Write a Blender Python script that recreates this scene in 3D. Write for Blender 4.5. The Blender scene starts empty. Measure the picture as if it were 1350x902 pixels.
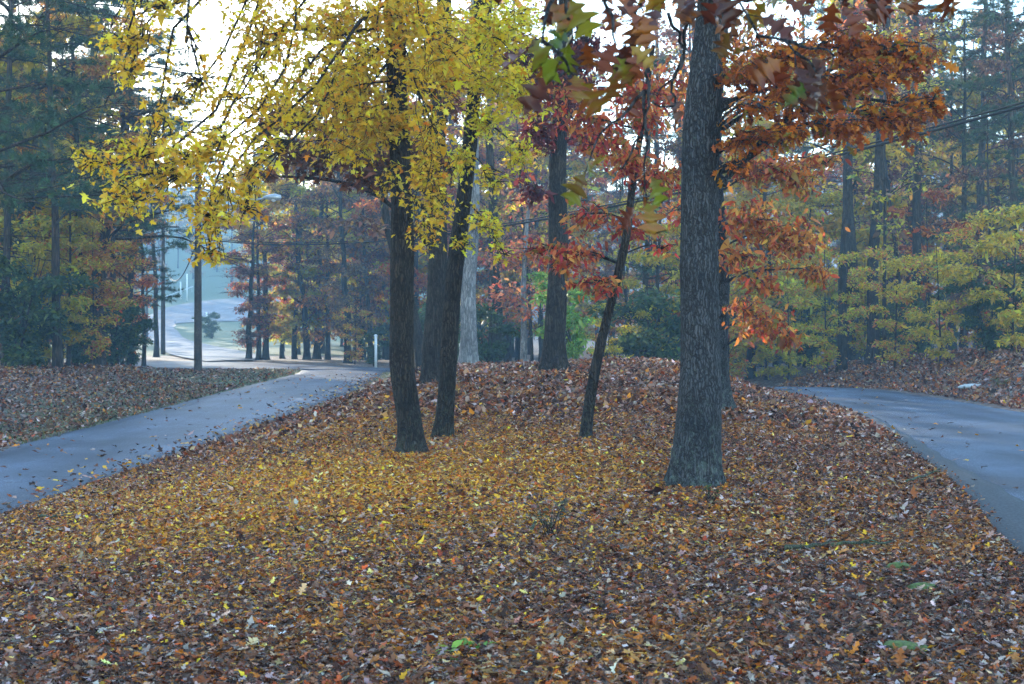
import bpy, math, random
import numpy as np

RNG = np.random.default_rng(11)
random.seed(5)
SC = bpy.context.scene
COL = SC.collection
CAMZ, FPX, CX, HY = 1.6, 1875.0, 675.0, 430.0     # lens of the photograph, eye height


def at(px, py, d):
    """point at distance d (m) along the view axis, seen at that place of the photograph"""
    return np.array([(px - CX) / FPX * d, d, CAMZ + (HY - py) / FPX * d])


def sstep(a, b, x):
    t = np.clip((x - a) / (b - a), 0, 1)
    return t * t * (3 - 2 * t)


def unit(v):
    v = np.asarray(v, float)
    return v / np.maximum(np.linalg.norm(v, axis=-1, keepdims=True), 1e-9)


# ------------------------------------------------------------------ scene, camera, light
SC.render.engine = 'CYCLES'
cy = SC.cycles
cy.max_bounces = 6
cy.diffuse_bounces = 3
cy.glossy_bounces = 2
cy.transmission_bounces = 4
cy.volume_bounces = 1
cy.use_adaptive_sampling = True
cy.adaptive_threshold = 0.02
cy.sample_clamp_indirect = 4
cy.use_denoising = True
cy.caustics_reflective = False
cy.caustics_refractive = False
SC.view_settings.view_transform = 'Standard'
SC.view_settings.look = 'None'
SC.view_settings.exposure = 3.05
SC.view_settings.gamma = 1
SC.view_settings.use_curve_mapping = False

cam = bpy.data.cameras.new('camera')
camo = bpy.data.objects.new('camera', cam)
COL.objects.link(camo)
camo.location = (0, 0, CAMZ)
camo.rotation_euler = (math.radians(90), 0, 0)
cam.sensor_width = 36
cam.lens = 50
cam.shift_y = -21 / 1350
cam.clip_end = 2000
cam.clip_start = 0.1
cam.dof.use_dof = True
cam.dof.focus_distance = 14.5
cam.dof.aperture_fstop = 9
SC.camera = camo

SUN_EL, SUN_AZ = 10.0, -25.0        # degrees; azimuth measured from the view axis, negative to the left
w = bpy.data.worlds.new('World')
SC.world = w
w.use_nodes = True
nt = w.node_tree
sky = nt.nodes.new('ShaderNodeTexSky')
sky.sky_type = 'NISHITA'
sky.sun_disc = False
sky.sun_elevation = math.radians(SUN_EL)
sky.sun_rotation = math.radians(SUN_AZ)
sky.air_density = 1.0
sky.dust_density = .3
sky.ozone_density = 1.8
bg = nt.nodes['Background']
bg.inputs['Strength'].default_value = 0.15
nt.links.new(sky.outputs['Color'], bg.inputs['Color'])
sl = bpy.data.lights.new('sun', 'SUN')
so = bpy.data.objects.new('sun', sl)
COL.objects.link(so)
sl.energy = 2.3
sl.angle = math.radians(0.5)
sl.color = (1, .9, .74)
so.location = (-40, 150, 60)
so.rotation_euler = (math.radians(90 - SUN_EL), 0, math.radians(180 - SUN_AZ))


# ------------------------------------------------------------------ mesh helpers
def tag(o, label=None, cat=None, group=None, kind=None):
    if label: o['label'] = label
    if cat: o['category'] = cat
    if group: o['group'] = group
    if kind: o['kind'] = kind
    return o


def mesh_np(name, V, loops, starts, mat, col=None, smooth=True):
    me = bpy.data.meshes.new(name)
    me.vertices.add(len(V))
    me.vertices.foreach_set('co', np.asarray(V, np.float32).ravel())
    me.loops.add(len(loops))
    me.loops.foreach_set('vertex_index', np.asarray(loops, np.int32))
    me.polygons.add(len(starts))
    me.polygons.foreach_set('loop_start', np.asarray(starts, np.int32))
    if col is not None:
        a = me.color_attributes.new('Col', 'FLOAT_COLOR', 'POINT')
        c4 = np.ones((len(V), 4), np.float32)
        c4[:, :3] = col
        a.data.foreach_set('color', c4.ravel())
    me.update(calc_edges=True)
    me.validate()
    if smooth:
        me.polygons.foreach_set('use_smooth', np.ones(len(me.polygons), bool))
    if mat: me.materials.append(mat)
    return me


def link(name, me, parent=None, loc=None):
    o = bpy.data.objects.new(name, me)
    COL.objects.link(o)
    if parent is not None: o.parent = parent
    if loc is not None: o.location = loc
    return o


class Quads:
    """collects tubes and boxes into one mesh"""
    def __init__(s):
        s.V, s.F, s.n = [], [], 0

    def add(s, V, F):
        s.V.append(V)
        s.F.append(np.asarray(F) + s.n)
        s.n += len(V)

    def tube(s, P, R, seg=8, mod=None, cap=False):
        P = np.asarray(P, float)
        n = len(P)
        R = np.broadcast_to(np.asarray(R, float), (n,))
        T = np.gradient(P, axis=0)
        T = unit(T)
        m = np.abs(unit(P[-1] - P[0]))
        ref = np.zeros(3)
        ref[np.argmin(m)] = 1
        U = unit(np.cross(T, ref))
        W = np.cross(T, U)
        th = np.linspace(0, 2 * np.pi, seg, endpoint=False)
        rr = R[:, None] * np.ones((n, seg))
        if mod is not None: rr = rr * mod(np.arange(n)[:, None], th[None, :], P)
        V = P[:, None, :] + rr[..., None] * (np.cos(th)[None, :, None] * U[:, None, :] + np.sin(th)[None, :, None] * W[:, None, :])
        i = np.arange(n - 1)[:, None] * seg
        j = np.arange(seg)[None, :]
        k = (j + 1) % seg
        F = np.stack([i + j, i + k, i + seg + k, i + seg + j], -1).reshape(-1, 4)
        s.add(V.reshape(-1, 3), F)
        if cap:
            for ring, c in ((0, P[0]), (n - 1, P[-1])):
                base = V[ring]
                vv = np.vstack([base, c[None]])
                ff = [[a, (a + 1) % seg, seg, seg] for a in range(seg)]
                s.add(vv, [[a, b, c2, c2] for a, b, c2, _ in ff])

    def box(s, c, h, rz=0.0):
        c = np.asarray(c, float)
        q = np.array([[x, y, z] for x in (-1, 1) for y in (-1, 1) for z in (-1, 1)], float) * np.asarray(h, float)
        cs, sn = math.cos(rz), math.sin(rz)
        q = np.stack([q[:, 0] * cs - q[:, 1] * sn, q[:, 0] * sn + q[:, 1] * cs, q[:, 2]], 1) + c
        s.add(q, [[0, 1, 3, 2], [4, 6, 7, 5], [0, 4, 5, 1], [2, 3, 7, 6], [0, 2, 6, 4], [1, 5, 7, 3]])

    def build(s, name, mat, parent=None, loc=None, smooth=True):
        return link(name, s.mesh(name, mat, smooth), parent, loc)

    def mesh(s, name, mat, smooth=True):
        V = np.vstack(s.V)
        F = np.vstack(s.F)
        tri = F[:, 2] == F[:, 3]
        loops, starts, p = [], [], 0
        Q, Tr = F[~tri], F[tri][:, :3]
        loops = np.concatenate([Q.ravel(), Tr.ravel()])
        starts = np.concatenate([np.arange(len(Q)) * 4, len(Q) * 4 + np.arange(len(Tr)) * 3])
        return mesh_np(name, V, loops, starts, mat, smooth=smooth)


def fan(outline, center):
    """leaf template: outline points (along, across) with one centre vertex"""
    o = np.asarray(outline, float)
    T = np.vstack([o, np.asarray(center, float)[None]])
    k = len(o)
    return T, np.array([[i, (i + 1) % k, k] for i in range(k)])


def mirror(half):
    h = [tuple(p) for p in half]
    return h + [(t, -a) for t, a in h[::-1] if a > 0.004]


T_MAPLE = fan(mirror([(0, 0), (.12, .13), (0, .36), (.27, .2), (.5, .56), (.5, .19), (.72, .22), (1.05, 0)]), (.35, 0))
T_OAK = fan(mirror([(0, 0), (.1, .12), (.24, .07), (.4, .3), (.5, .1), (.66, .34), (.76, .1), (.88, .2), (1, 0)]), (.5, 0))
T_LOBE = fan(mirror([(0, 0), (.2, .17), (.36, .1), (.55, .3), (.7, .13), (1, 0)]), (.5, 0))
T_OVAL = fan(mirror([(0, 0), (.3, .21), (.65, .19), (1, 0)]), (.5, 0))
T_QUAD = (np.array([[0, 0], [.45, .3], [1, 0], [.5, -.28]]), np.array([[0, 1, 2], [0, 2, 3]]))
T_NEEDLE = (np.array([[0, .035], [0, -.035], [1, 0]]), np.array([[0, 1, 2]]))


def leaf_arrays(tmpl, P, D, N, S, C, curl=.3, fold=.15, jit=.08):
    T, F = tmpl
    n, k = len(P), len(T)
    D = unit(D)
    N = unit(N - (N * D).sum(1, keepdims=True) * D)
    B = np.cross(N, D)
    cu = (np.broadcast_to(np.asarray(curl, float), (n,)))[:, None]
    t, a = T[None, :, 0], T[None, :, 1]
    z = -cu * t * t + fold * np.abs(a)
    if jit: z = z + RNG.normal(0, jit * .5, (n, k))
    S = np.asarray(S, float)[:, None, None]
    V = P[:, None, :] + S * (t[..., None] * D[:, None] + a[..., None] * B[:, None] + z[..., None] * N[:, None])
    FF = (F[None] + (np.arange(n) * k)[:, None, None]).reshape(-1, 3)
    Cc = np.repeat(C, k, axis=0)
    return V.reshape(-1, 3), FF, Cc


def leaf_mesh(name, parts, mat):
    V, F, C, n = [], [], [], 0
    for v, f, c in parts:
        V.append(v); F.append(f + n); C.append(c); n += len(v)
    V, F, C = np.vstack(V), np.vstack(F), np.vstack(C)
    return mesh_np(name, V, F.ravel(), np.arange(len(F)) * 3, mat, C, smooth=False)


def palette(pal, n, var=.22):
    """pal: list of (weight, (r, g, b)); one colour per leaf"""
    wts = np.array([p[0] for p in pal], float)
    cols = np.array([p[1] for p in pal], float)
    i = RNG.choice(len(pal), n, p=wts / wts.sum())
    c = cols[i] * np.exp(RNG.normal(0, var, (n, 1))) * np.exp(RNG.normal(0, .07, (n, 3)))
    return np.clip(c, .004, .85)


# ------------------------------------------------------------------ materials
def mat_new(name):
    m = bpy.data.materials.new(name)
    m.use_nodes = True
    t = m.node_tree
    return m, t, t.nodes['Principled BSDF'], t.nodes['Material Output']


def nd(t, kind, **kw):
    n = t.nodes.new(kind)
    for k, v in kw.items():
        if k in n.inputs: n.inputs[k].default_value = v
        else: setattr(n, k, v)
    return n


def ramp(t, pts, interp='LINEAR'):
    r = t.nodes.new('ShaderNodeValToRGB')
    r.color_ramp.interpolation = interp
    e = r.color_ramp.elements
    while len(e) < len(pts): e.new(.5)
    for x, (p, c) in zip(e, pts):
        x.position = p
        x.color = (*c, 1)
    return r


def leaf_mat(name, trans=.4, rough=.5, spec=.35, obj_var=True):
    m, t, p, out = mat_new(name)
    a = nd(t, 'ShaderNodeAttribute', attribute_name='Col')
    src = a.outputs['Color']
    if obj_var:
        oi = nd(t, 'ShaderNodeObjectInfo')
        hs = nd(t, 'ShaderNodeHueSaturation')
        mr = nd(t, 'ShaderNodeMapRange')
        mr.inputs['To Min'].default_value = .475
        mr.inputs['To Max'].default_value = .52
        t.links.new(oi.outputs['Random'], mr.inputs['Value'])
        t.links.new(mr.outputs[0], hs.inputs['Hue'])
        t.links.new(src, hs.inputs['Color'])
        src = hs.outputs['Color']
    t.links.new(src, p.inputs['Base Color'])
    p.inputs['Roughness'].default_value = rough
    p.inputs['Specular IOR Level'].default_value = spec
    if trans > 0:
        tr = nd(t, 'ShaderNodeBsdfTranslucent')
        t.links.new(src, tr.inputs['Color'])
        mx = nd(t, 'ShaderNodeMixShader')
        mx.inputs[0].default_value = trans
        t.links.new(p.outputs[0], mx.inputs[1])
        t.links.new(tr.outputs[0], mx.inputs[2])
        t.links.new(mx.outputs[0], out.inputs['Surface'])
    return m


def bark_mat(name, dark, light, lichen=None, scale=1.0, strength=.8, lich_amt=.5):
    m, t, p, out = mat_new(name)
    tc = nd(t, 'ShaderNodeTexCoord')
    mp = nd(t, 'ShaderNodeMapping')
    mp.inputs['Scale'].default_value = (1, 1, .11)
    t.links.new(tc.outputs['Object'], mp.inputs['Vector'])
    nz = nd(t, 'ShaderNodeTexNoise', Scale=9 * scale, Detail=5)
    t.links.new(tc.outputs['Object'], nz.inputs['Vector'])
    ad = nd(t, 'ShaderNodeMixRGB', blend_type='ADD')
    ad.inputs[0].default_value = .07
    t.links.new(mp.outputs[0], ad.inputs[1])
    t.links.new(nz.outputs['Color'], ad.inputs[2])
    vo = nd(t, 'ShaderNodeTexVoronoi', feature='DISTANCE_TO_EDGE', Scale=30 * scale)
    t.links.new(ad.outputs[0], vo.inputs['Vector'])
    fine = nd(t, 'ShaderNodeTexNoise', Scale=60 * scale, Detail=6, Roughness=.7)
    t.links.new(mp.outputs[0], fine.inputs['Vector'])
    rr = ramp(t, [(0, (0, 0, 0)), (.28, (1, 1, 1))])
    t.links.new(vo.outputs['Distance'], rr.inputs[0])
    hm = nd(t, 'ShaderNodeMixRGB', blend_type='MULTIPLY')
    hm.inputs[0].default_value = .75
    t.links.new(rr.outputs[0], hm.inputs[1])
    t.links.new(fine.outputs['Fac'], hm.inputs[2])
    cr = ramp(t, [(.02, dark), (.5, tuple((a + b) / 2 for a, b in zip(dark, light))), (.8, light)])
    t.links.new(hm.outputs[0], cr.inputs[0])
    big = nd(t, 'ShaderNodeTexNoise', Scale=2.2, Detail=4)
    t.links.new(tc.outputs['Object'], big.inputs['Vector'])
    br = ramp(t, [(.3, (.6, .6, .62)), (.7, (1.25, 1.2, 1.15))])
    t.links.new(big.outputs['Fac'], br.inputs[0])
    mu = nd(t, 'ShaderNodeMixRGB', blend_type='MULTIPLY')
    mu.inputs[0].default_value = 1
    t.links.new(cr.outputs[0], mu.inputs[1])
    t.links.new(br.outputs[0], mu.inputs[2])
    src = mu.outputs[0]
    if lichen:
        ln = nd(t, 'ShaderNodeTexNoise', Scale=14, Detail=8, Roughness=.75)
        t.links.new(tc.outputs['Object'], ln.inputs['Vector'])
        sx = nd(t, 'ShaderNodeSeparateXYZ')
        t.links.new(tc.outputs['Object'], sx.inputs[0])
        hr = nd(t, 'ShaderNodeMapRange')
        hr.inputs['From Min'].default_value = 1.1
        hr.inputs['From Max'].default_value = 0
        hr.inputs['To Min'].default_value = .0
        hr.inputs['To Max'].default_value = .16
        t.links.new(sx.outputs['Z'], hr.inputs['Value'])
        sm = nd(t, 'ShaderNodeMath', operation='ADD')
        t.links.new(ln.outputs['Fac'], sm.inputs[0])
        t.links.new(hr.outputs[0], sm.inputs[1])
        lr = ramp(t, [(.62, (0, 0, 0)), (.72, (lich_amt,) * 3)])
        t.links.new(sm.outputs[0], lr.inputs[0])
        mx = nd(t, 'ShaderNodeMixRGB')
        t.links.new(lr.outputs[0], mx.inputs[0])
        t.links.new(src, mx.inputs[1])
        mx.inputs[2].default_value = (*lichen, 1)
        src = mx.outputs[0]
    t.links.new(src, p.inputs['Base Color'])
    p.inputs['Roughness'].default_value = .9
    p.inputs['Specular IOR Level'].default_value = .2
    bp = nd(t, 'ShaderNodeBump')
    bp.inputs['Strength'].default_value = strength
    bp.inputs['Distance'].default_value = .04
    t.links.new(hm.outputs[0], bp.inputs['Height'])
    t.links.new(bp.outputs[0], p.inputs['Normal'])
    return m


def plain_mat(name, col, rough=.6, metal=0, noise=.25, scale=20):
    m, t, p, out = mat_new(name)
    tc = nd(t, 'ShaderNodeTexCoord')
    nz = nd(t, 'ShaderNodeTexNoise', Scale=scale, Detail=5)
    t.links.new(tc.outputs['Object'], nz.inputs['Vector'])
    r = ramp(t, [(.3, tuple(c * (1 - noise) for c in col)), (.7, tuple(min(1, c * (1 + noise)) for c in col))])
    t.links.new(nz.outputs['Fac'], r.inputs[0])
    t.links.new(r.outputs[0], p.inputs['Base Color'])
    p.inputs['Roughness'].default_value = rough
    p.inputs['Metallic'].default_value = metal
    return m


M_LEAF = leaf_mat('leaf', .55, .5, .3)
M_NEEDLE = leaf_mat('needle', .2, .5, .3)
M_LITTER = leaf_mat('litter', .12, .65, .2, obj_var=False)
M_BIGLEAF = leaf_mat('oak_leaf', .5, .35, .45, obj_var=False)
M_GRASS = leaf_mat('grass', .3, .5, .3, obj_var=False)
B_OAK = bark_mat('bark_oak', (.020, .020, .023), (.13, .132, .142), (.15, .19, .15), 1.35, 1.0)
B_MAPLE = bark_mat('bark_maple', (.008, .006, .005), (.085, .064, .05), (.09, .10, .07), 1.15, 1.0, .35)
B_DARK = bark_mat('bark_dark', (.012, .010, .009), (.08, .062, .05), None, .9, .8)
B_PINE = bark_mat('bark_pine', (.02, .014, .011), (.12, .085, .065), None, .55, .8)
B_PALE = bark_mat('bark_pale', (.10, .10, .105), (.32, .32, .33), (.2, .22, .2), .8, .4)


def ground_mat():
    m, t, p, out = mat_new('forest_floor')
    tc = nd(t, 'ShaderNodeTexCoord')
    a = nd(t, 'ShaderNodeAttribute', attribute_name='Col')
    sp = nd(t, 'ShaderNodeSeparateColor')
    t.links.new(a.outputs['Color'], sp.inputs[0])
    wn = nd(t, 'ShaderNodeTexNoise', Scale=9, Detail=3)
    t.links.new(tc.outputs['Object'], wn.inputs['Vector'])
    wa = nd(t, 'ShaderNodeMixRGB', blend_type='ADD')
    wa.inputs[0].default_value = .09
    t.links.new(tc.outputs['Object'], wa.inputs[1])
    t.links.new(wn.outputs['Color'], wa.inputs[2])
    vo = nd(t, 'ShaderNodeTexVoronoi', Scale=13)
    t.links.new(wa.outputs[0], vo.inputs['Vector'])
    sv = nd(t, 'ShaderNodeSeparateColor')
    t.links.new(vo.outputs['Color'], sv.inputs[0])
    lr = ramp(t, [(0, (.022, .013, .010)), (.25, (.07, .032, .018)), (.5, (.13, .065, .036)), (.72, (.17, .10, .065)), (.88, (.20, .15, .12)), (1, (.25, .22, .20))])
    t.links.new(sv.outputs[0], lr.inputs[0])
    # edges of the leaves are shadowed gaps with dark soil
    dr = ramp(t, [(.0, (1, 1, 1)), (.75, (.35, .3, .28))])
    t.links.new(vo.outputs['Distance'], dr.inputs[0])
    # soil between leaves
    yr = ramp(t, [(0, (.34, .15, .02)), (.5, (.50, .28, .03)), (1, (.20, .09, .03))])
    t.links.new(sv.outputs[1], yr.inputs[0])
    my = nd(t, 'ShaderNodeMixRGB')
    yl = nd(t, 'ShaderNodeMath', operation='MULTIPLY')
    t.links.new(sp.outputs[1], yl.inputs[0])
    t.links.new(sv.outputs[2], yl.inputs[1])
    t.links.new(yl.outputs[0], my.inputs[0])
    t.links.new(lr.outputs[0], my.inputs[1])
    t.links.new(yr.outputs[0], my.inputs[2])
    # grass
    gn = nd(t, 'ShaderNodeTexNoise', Scale=24, Detail=8, Roughness=.8)
    t.links.new(tc.outputs['Object'], gn.inputs['Vector'])
    gr = ramp(t, [(.3, (.035, .055, .015)), (.5, (.09, .12, .035)), (.7, (.16, .17, .06))])
    t.links.new(gn.outputs['Fac'], gr.inputs[0])
    gm = nd(t, 'ShaderNodeTexNoise', Scale=3.5, Detail=6, Roughness=.7)
    t.links.new(tc.outputs['Object'], gm.inputs['Vector'])
    ga = nd(t, 'ShaderNodeMath', operation='MULTIPLY_ADD')
    t.links.new(sp.outputs[0], ga.inputs[0])
    ga.inputs[1].default_value = 1.6
    t.links.new(gm.outputs['Fac'], ga.inputs[2])
    gk = ramp(t, [(.85, (0, 0, 0)), (1.0, (1, 1, 1))])
    gs = nd(t, 'ShaderNodeMath', operation='MULTIPLY')
    gs.inputs[1].default_value = .8
    t.links.new(ga.outputs[0], gs.inputs[0])
    t.links.new(gs.outputs[0], gk.inputs[0])
    mg = nd(t, 'ShaderNodeMixRGB')
    t.links.new(gk.outputs[0], mg.inputs[0])
    t.links.new(my.outputs[0], mg.inputs[1])
    t.links.new(gr.outputs[0], mg.inputs[2])
    t.links.new(mg.outputs[0], p.inputs['Base Color'])
    p.inputs['Roughness'].default_value = .8
    bp = nd(t, 'ShaderNodeBump')
    bp.inputs['Strength'].default_value = .9
    bp.inputs['Distance'].default_value = .05
    t.links.new(sv.outputs[1], bp.inputs['Height'])
    t.links.new(bp.outputs[0], p.inputs['Normal'])
    return m


def asphalt_mat():
    m, t, p, out = mat_new('asphalt')
    tc = nd(t, 'ShaderNodeTexCoord')
    n1 = nd(t, 'ShaderNodeTexNoise', Scale=75, Detail=3, Roughness=.7)
    n2 = nd(t, 'ShaderNodeTexNoise', Scale=.8, Detail=5)
    mp = nd(t, 'ShaderNodeMapping')
    mp.inputs['Scale'].default_value = (1.3, .16, 1)
    t.links.new(tc.outputs['Object'], mp.inputs['Vector'])
    n3 = nd(t, 'ShaderNodeTexNoise', Scale=1.2, Detail=4)
    t.links.new(tc.outputs['Object'], n1.inputs['Vector'])
    t.links.new(tc.outputs['Object'], n2.inputs['Vector'])
    t.links.new(mp.outputs[0], n3.inputs['Vector'])
    r1 = ramp(t, [(.33, (.015, .021, .034)), (.55, (.054, .072, .106)), (.68, (.23, .27, .33))])
    t.links.new(n1.outputs['Fac'], r1.inputs[0])
    r2 = ramp(t, [(.35, (.72, .72, .74)), (.65, (1.2, 1.2, 1.18))])
    t.links.new(n2.outputs['Fac'], r2.inputs[0])
    r3 = ramp(t, [(.35, (.55, .55, .57)), (.65, (1.2, 1.2, 1.2))])
    t.links.new(n3.outputs['Fac'], r3.inputs[0])
    m1 = nd(t, 'ShaderNodeMixRGB', blend_type='MULTIPLY'); m1.inputs[0].default_value = 1
    m2 = nd(t, 'ShaderNodeMixRGB', blend_type='MULTIPLY'); m2.inputs[0].default_value = 1
    t.links.new(r1.outputs[0], m1.inputs[1]); t.links.new(r2.outputs[0], m1.inputs[2])
    t.links.new(m1.outputs[0], m2.inputs[1]); t.links.new(r3.outputs[0], m2.inputs[2])
    wn = nd(t, 'ShaderNodeTexNoise', Scale=1.4, Detail=4)
    t.links.new(tc.outputs['Object'], wn.inputs['Vector'])
    wa = nd(t, 'ShaderNodeMixRGB', blend_type='ADD'); wa.inputs[0].default_value = .6
    t.links.new(tc.outputs['Object'], wa.inputs[1]); t.links.new(wn.outputs['Color'], wa.inputs[2])
    cv = nd(t, 'ShaderNodeTexVoronoi', feature='DISTANCE_TO_EDGE', Scale=.33)
    t.links.new(wa.outputs[0], cv.inputs['Vector'])
    cr = ramp(t, [(.0, (.3, .3, .3)), (.006, (1, 1, 1))])
    t.links.new(cv.outputs['Distance'], cr.inputs[0])
    m3 = nd(t, 'ShaderNodeMixRGB', blend_type='MULTIPLY'); m3.inputs[0].default_value = 1
    t.links.new(m2.outputs[0], m3.inputs[1]); t.links.new(cr.outputs[0], m3.inputs[2])
    t.links.new(m3.outputs[0], p.inputs['Base Color'])
    p.inputs['Roughness'].default_value = .6
    p.inputs['Specular IOR Level'].default_value = .3
    bp = nd(t, 'ShaderNodeBump')
    bp.inputs['Strength'].default_value = .5
    bp.inputs['Distance'].default_value = .008
    t.links.new(n1.outputs['Fac'], bp.inputs['Height'])
    t.links.new(bp.outputs[0], p.inputs['Normal'])
    return m


M_GROUND = ground_mat()
M_ASPH = asphalt_mat()

# ------------------------------------------------------------------ terrain
# left lane (inner edge, outer edge) and right lane (inner, outer) as x of y
LY = [-20, 10, 16, 27, 40, 50, 59, 64]
LI = [-5.4, -5.25, -5.15, -4.75, -4.6, -4.8, -5.2, -5.3]
LO = [-8.1, -7.9, -7.8, -7.95, -8.3, -8.5, -8.8, -9.6]
RY = [-20, 6, 10.5, 13.6, 19.4, 26, 31.6, 37, 42, 48, 56, 64]
RI = [2.6, 3.2, 3.8, 4.47, 5.4, 6.25, 6.55, 6.1, 5.1, 3.5, .8, -2.5]
RO = [6.2, 7.0, 7.6, 8.2, 8.9, 9.35, 9.4, 9.1, 8.3, 6.9, 4.2, 1.2]


def pchip(xq, x, y):
    """monotone-ish smooth interpolation (cubic Hermite)"""
    x = np.asarray(x, float); y = np.asarray(y, float)
    m = np.gradient(y, x)
    xq = np.clip(xq, x[0], x[-1])
    i = np.clip(np.searchsorted(x, xq) - 1, 0, len(x) - 2)
    h = x[i + 1] - x[i]
    t = (xq - x[i]) / h
    return ((2 * t**3 - 3 * t**2 + 1) * y[i] + (t**3 - 2 * t**2 + t) * h * m[i] + (-2 * t**3 + 3 * t**2) * y[i + 1] + (t**3 - t**2) * h * m[i + 1])


FARD = [50, 75, 95, 120, 150, 180, 210, 250, 300, 360, 430, 600]
FARZ = [-.3, -.3, -.43, -.19, .4, 1.6, 3.3, 6.3, 11.5, 22, 38, 60]
HD = [-20, 6, 12, 16, 21, 27, 31, 36, 45, 52, 60]
HH = [.15, .15, .2, .3, .57, .86, .9, .72, .2, 0, 0]


def wob(x, y):
    return (.5 * np.sin(.9 * x + 1.3 * np.sin(.55 * y)) * np.sin(.8 * y + .7) + .3 * np.sin(2.1 * x - 1.7 * y) + .25 * np.sin(1.3 * x + 2.9 * y + 2))


def zg(x, y):
    x = np.asarray(x, float); y = np.asarray(y, float)
    li, lo = pchip(y, LY, LI), pchip(y, LY, LO)
    ri, ro = pchip(y, RY, RI), pchip(y, RY, RO)
    zr = -.004 * np.clip(y - 34, 0, 14)**2
    zl = -.3 + 0 * y
    f = np.clip((x - li) / np.maximum(ri - li, .5), 0, 1)
    base = zl * (1 - f) + zr * f
    hm = pchip(y, HD, HH) * sstep(0, 3.2, x - li) * sstep(0, 3.6, ri - x)
    edge = np.minimum(x - li, ri - x)
    z = base + hm + .035 * wob(x, y) * sstep(0, 1.2, edge)
    # banks outside the lanes
    dl = np.maximum(lo - x, 0)
    ta = 1 - .75 * sstep(40, 60, y)
    z = z + ta * (.72 * sstep(0, 5, dl) + .02 * np.maximum(dl - 5, 0) + .03 * wob(x, y) * sstep(0, 2, dl))
    dr = np.maximum(x - ro, 0)
    z = z + .30 * np.clip(dr - .3, 0, 3.2) * sstep(.3, 1.6, dr) + .075 * np.maximum(dr - 3.5, 0) + .05 * wob(x, y) * sstep(.4, 2, dr)
    zf = np.interp(y, FARD, FARZ) + .05 * np.maximum(np.abs(x + 15) - 45, 0) + .06 * np.maximum(x - 14, 0)
    zf = np.where(zf > 40, 40 + 28 * np.tanh((zf - 40) / 28), zf)
    k = sstep(46, 64, y)
    z = np.minimum(z * (1 - k) + zf * k, 70)
    # a shallow bed under the lanes
    inl = sstep(-.02, .12, x - lo) * sstep(-.02, .12, li - x) * (y < 62)
    inr = sstep(-.02, .12, x - ri) * sstep(-.02, .12, ro - x) * (y < 62)
    return z, np.maximum(inl, inr)


def Z(x, y):
    return zg(x, y)[0]


def zpt(x, y):
    return float(zg(np.array([x]), np.array([y]))[0][0])


def axis(segs):
    out = []
    for a, b, s in segs:
        out += list(np.arange(a, b - s * .3, s))
    return np.array(out + [segs[-1][1]])


gx = axis([(-420, -160, 26), (-160, -60, 6), (-60, -20, 1.6), (-20, -10, .5), (-10, 11, .2), (11, 20, .5), (20, 60, 1.6), (60, 160, 6), (160, 420, 26)])
gy = axis([(-25, 4, 1.0), (4, 42, .25), (42, 80, .5), (80, 260, 2), (260, 640, 12)])
GX, GY = np.meshgrid(gx, gy)
GZ, bed = zg(GX.ravel(), GY.ravel())
GZ = GZ - .09 * bed
xr, yr_ = GX.ravel(), GY.ravel()
li, lo = pchip(yr_, LY, LI), pchip(yr_, LY, LO)
grass = .55 * sstep(3.2, .3, lo - xr) * (xr < lo) * sstep(22, 44, yr_) * (yr_ < 64)
grass = np.maximum(grass, .42 * sstep(7, 1, lo - xr) * (xr < lo) * sstep(18, 30, yr_) * (yr_ < 60))
grass = np.maximum(grass, .4 * sstep(1.0, .1, xr - li) * (xr > li) * sstep(24, 38, yr_) * (yr_ < 62))
ri_ = pchip(yr_, RY, RI)
grass = np.maximum(grass, .5 * sstep(1.6, .2, ri_ - xr) * (xr < ri_) * sstep(30, 36, yr_) * (yr_ < 50))
grass = np.maximum(grass, .95 * (yr_ > 96) * (xr < -3))
yel = np.exp(-((xr + 1.4) / 3.6)**2 - ((yr_ - 15) / 5.5)**2)
ny, nx = GX.shape
idx = np.arange(nx * ny).reshape(ny, nx)
F = np.stack([idx[:-1, :-1], idx[:-1, 1:], idx[1:, 1:], idx[1:, :-1]], -1).reshape(-1, 4)
me = mesh_np('ground', np.stack([xr, yr_, GZ], 1), F.ravel(), np.arange(len(F)) * 4, M_GROUND, np.stack([grass, yel, 0 * yel], 1))
tag(link('ground', me), 'leaf covered forest floor with a low mound between two narrow lanes', 'ground', kind='structure')


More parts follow.
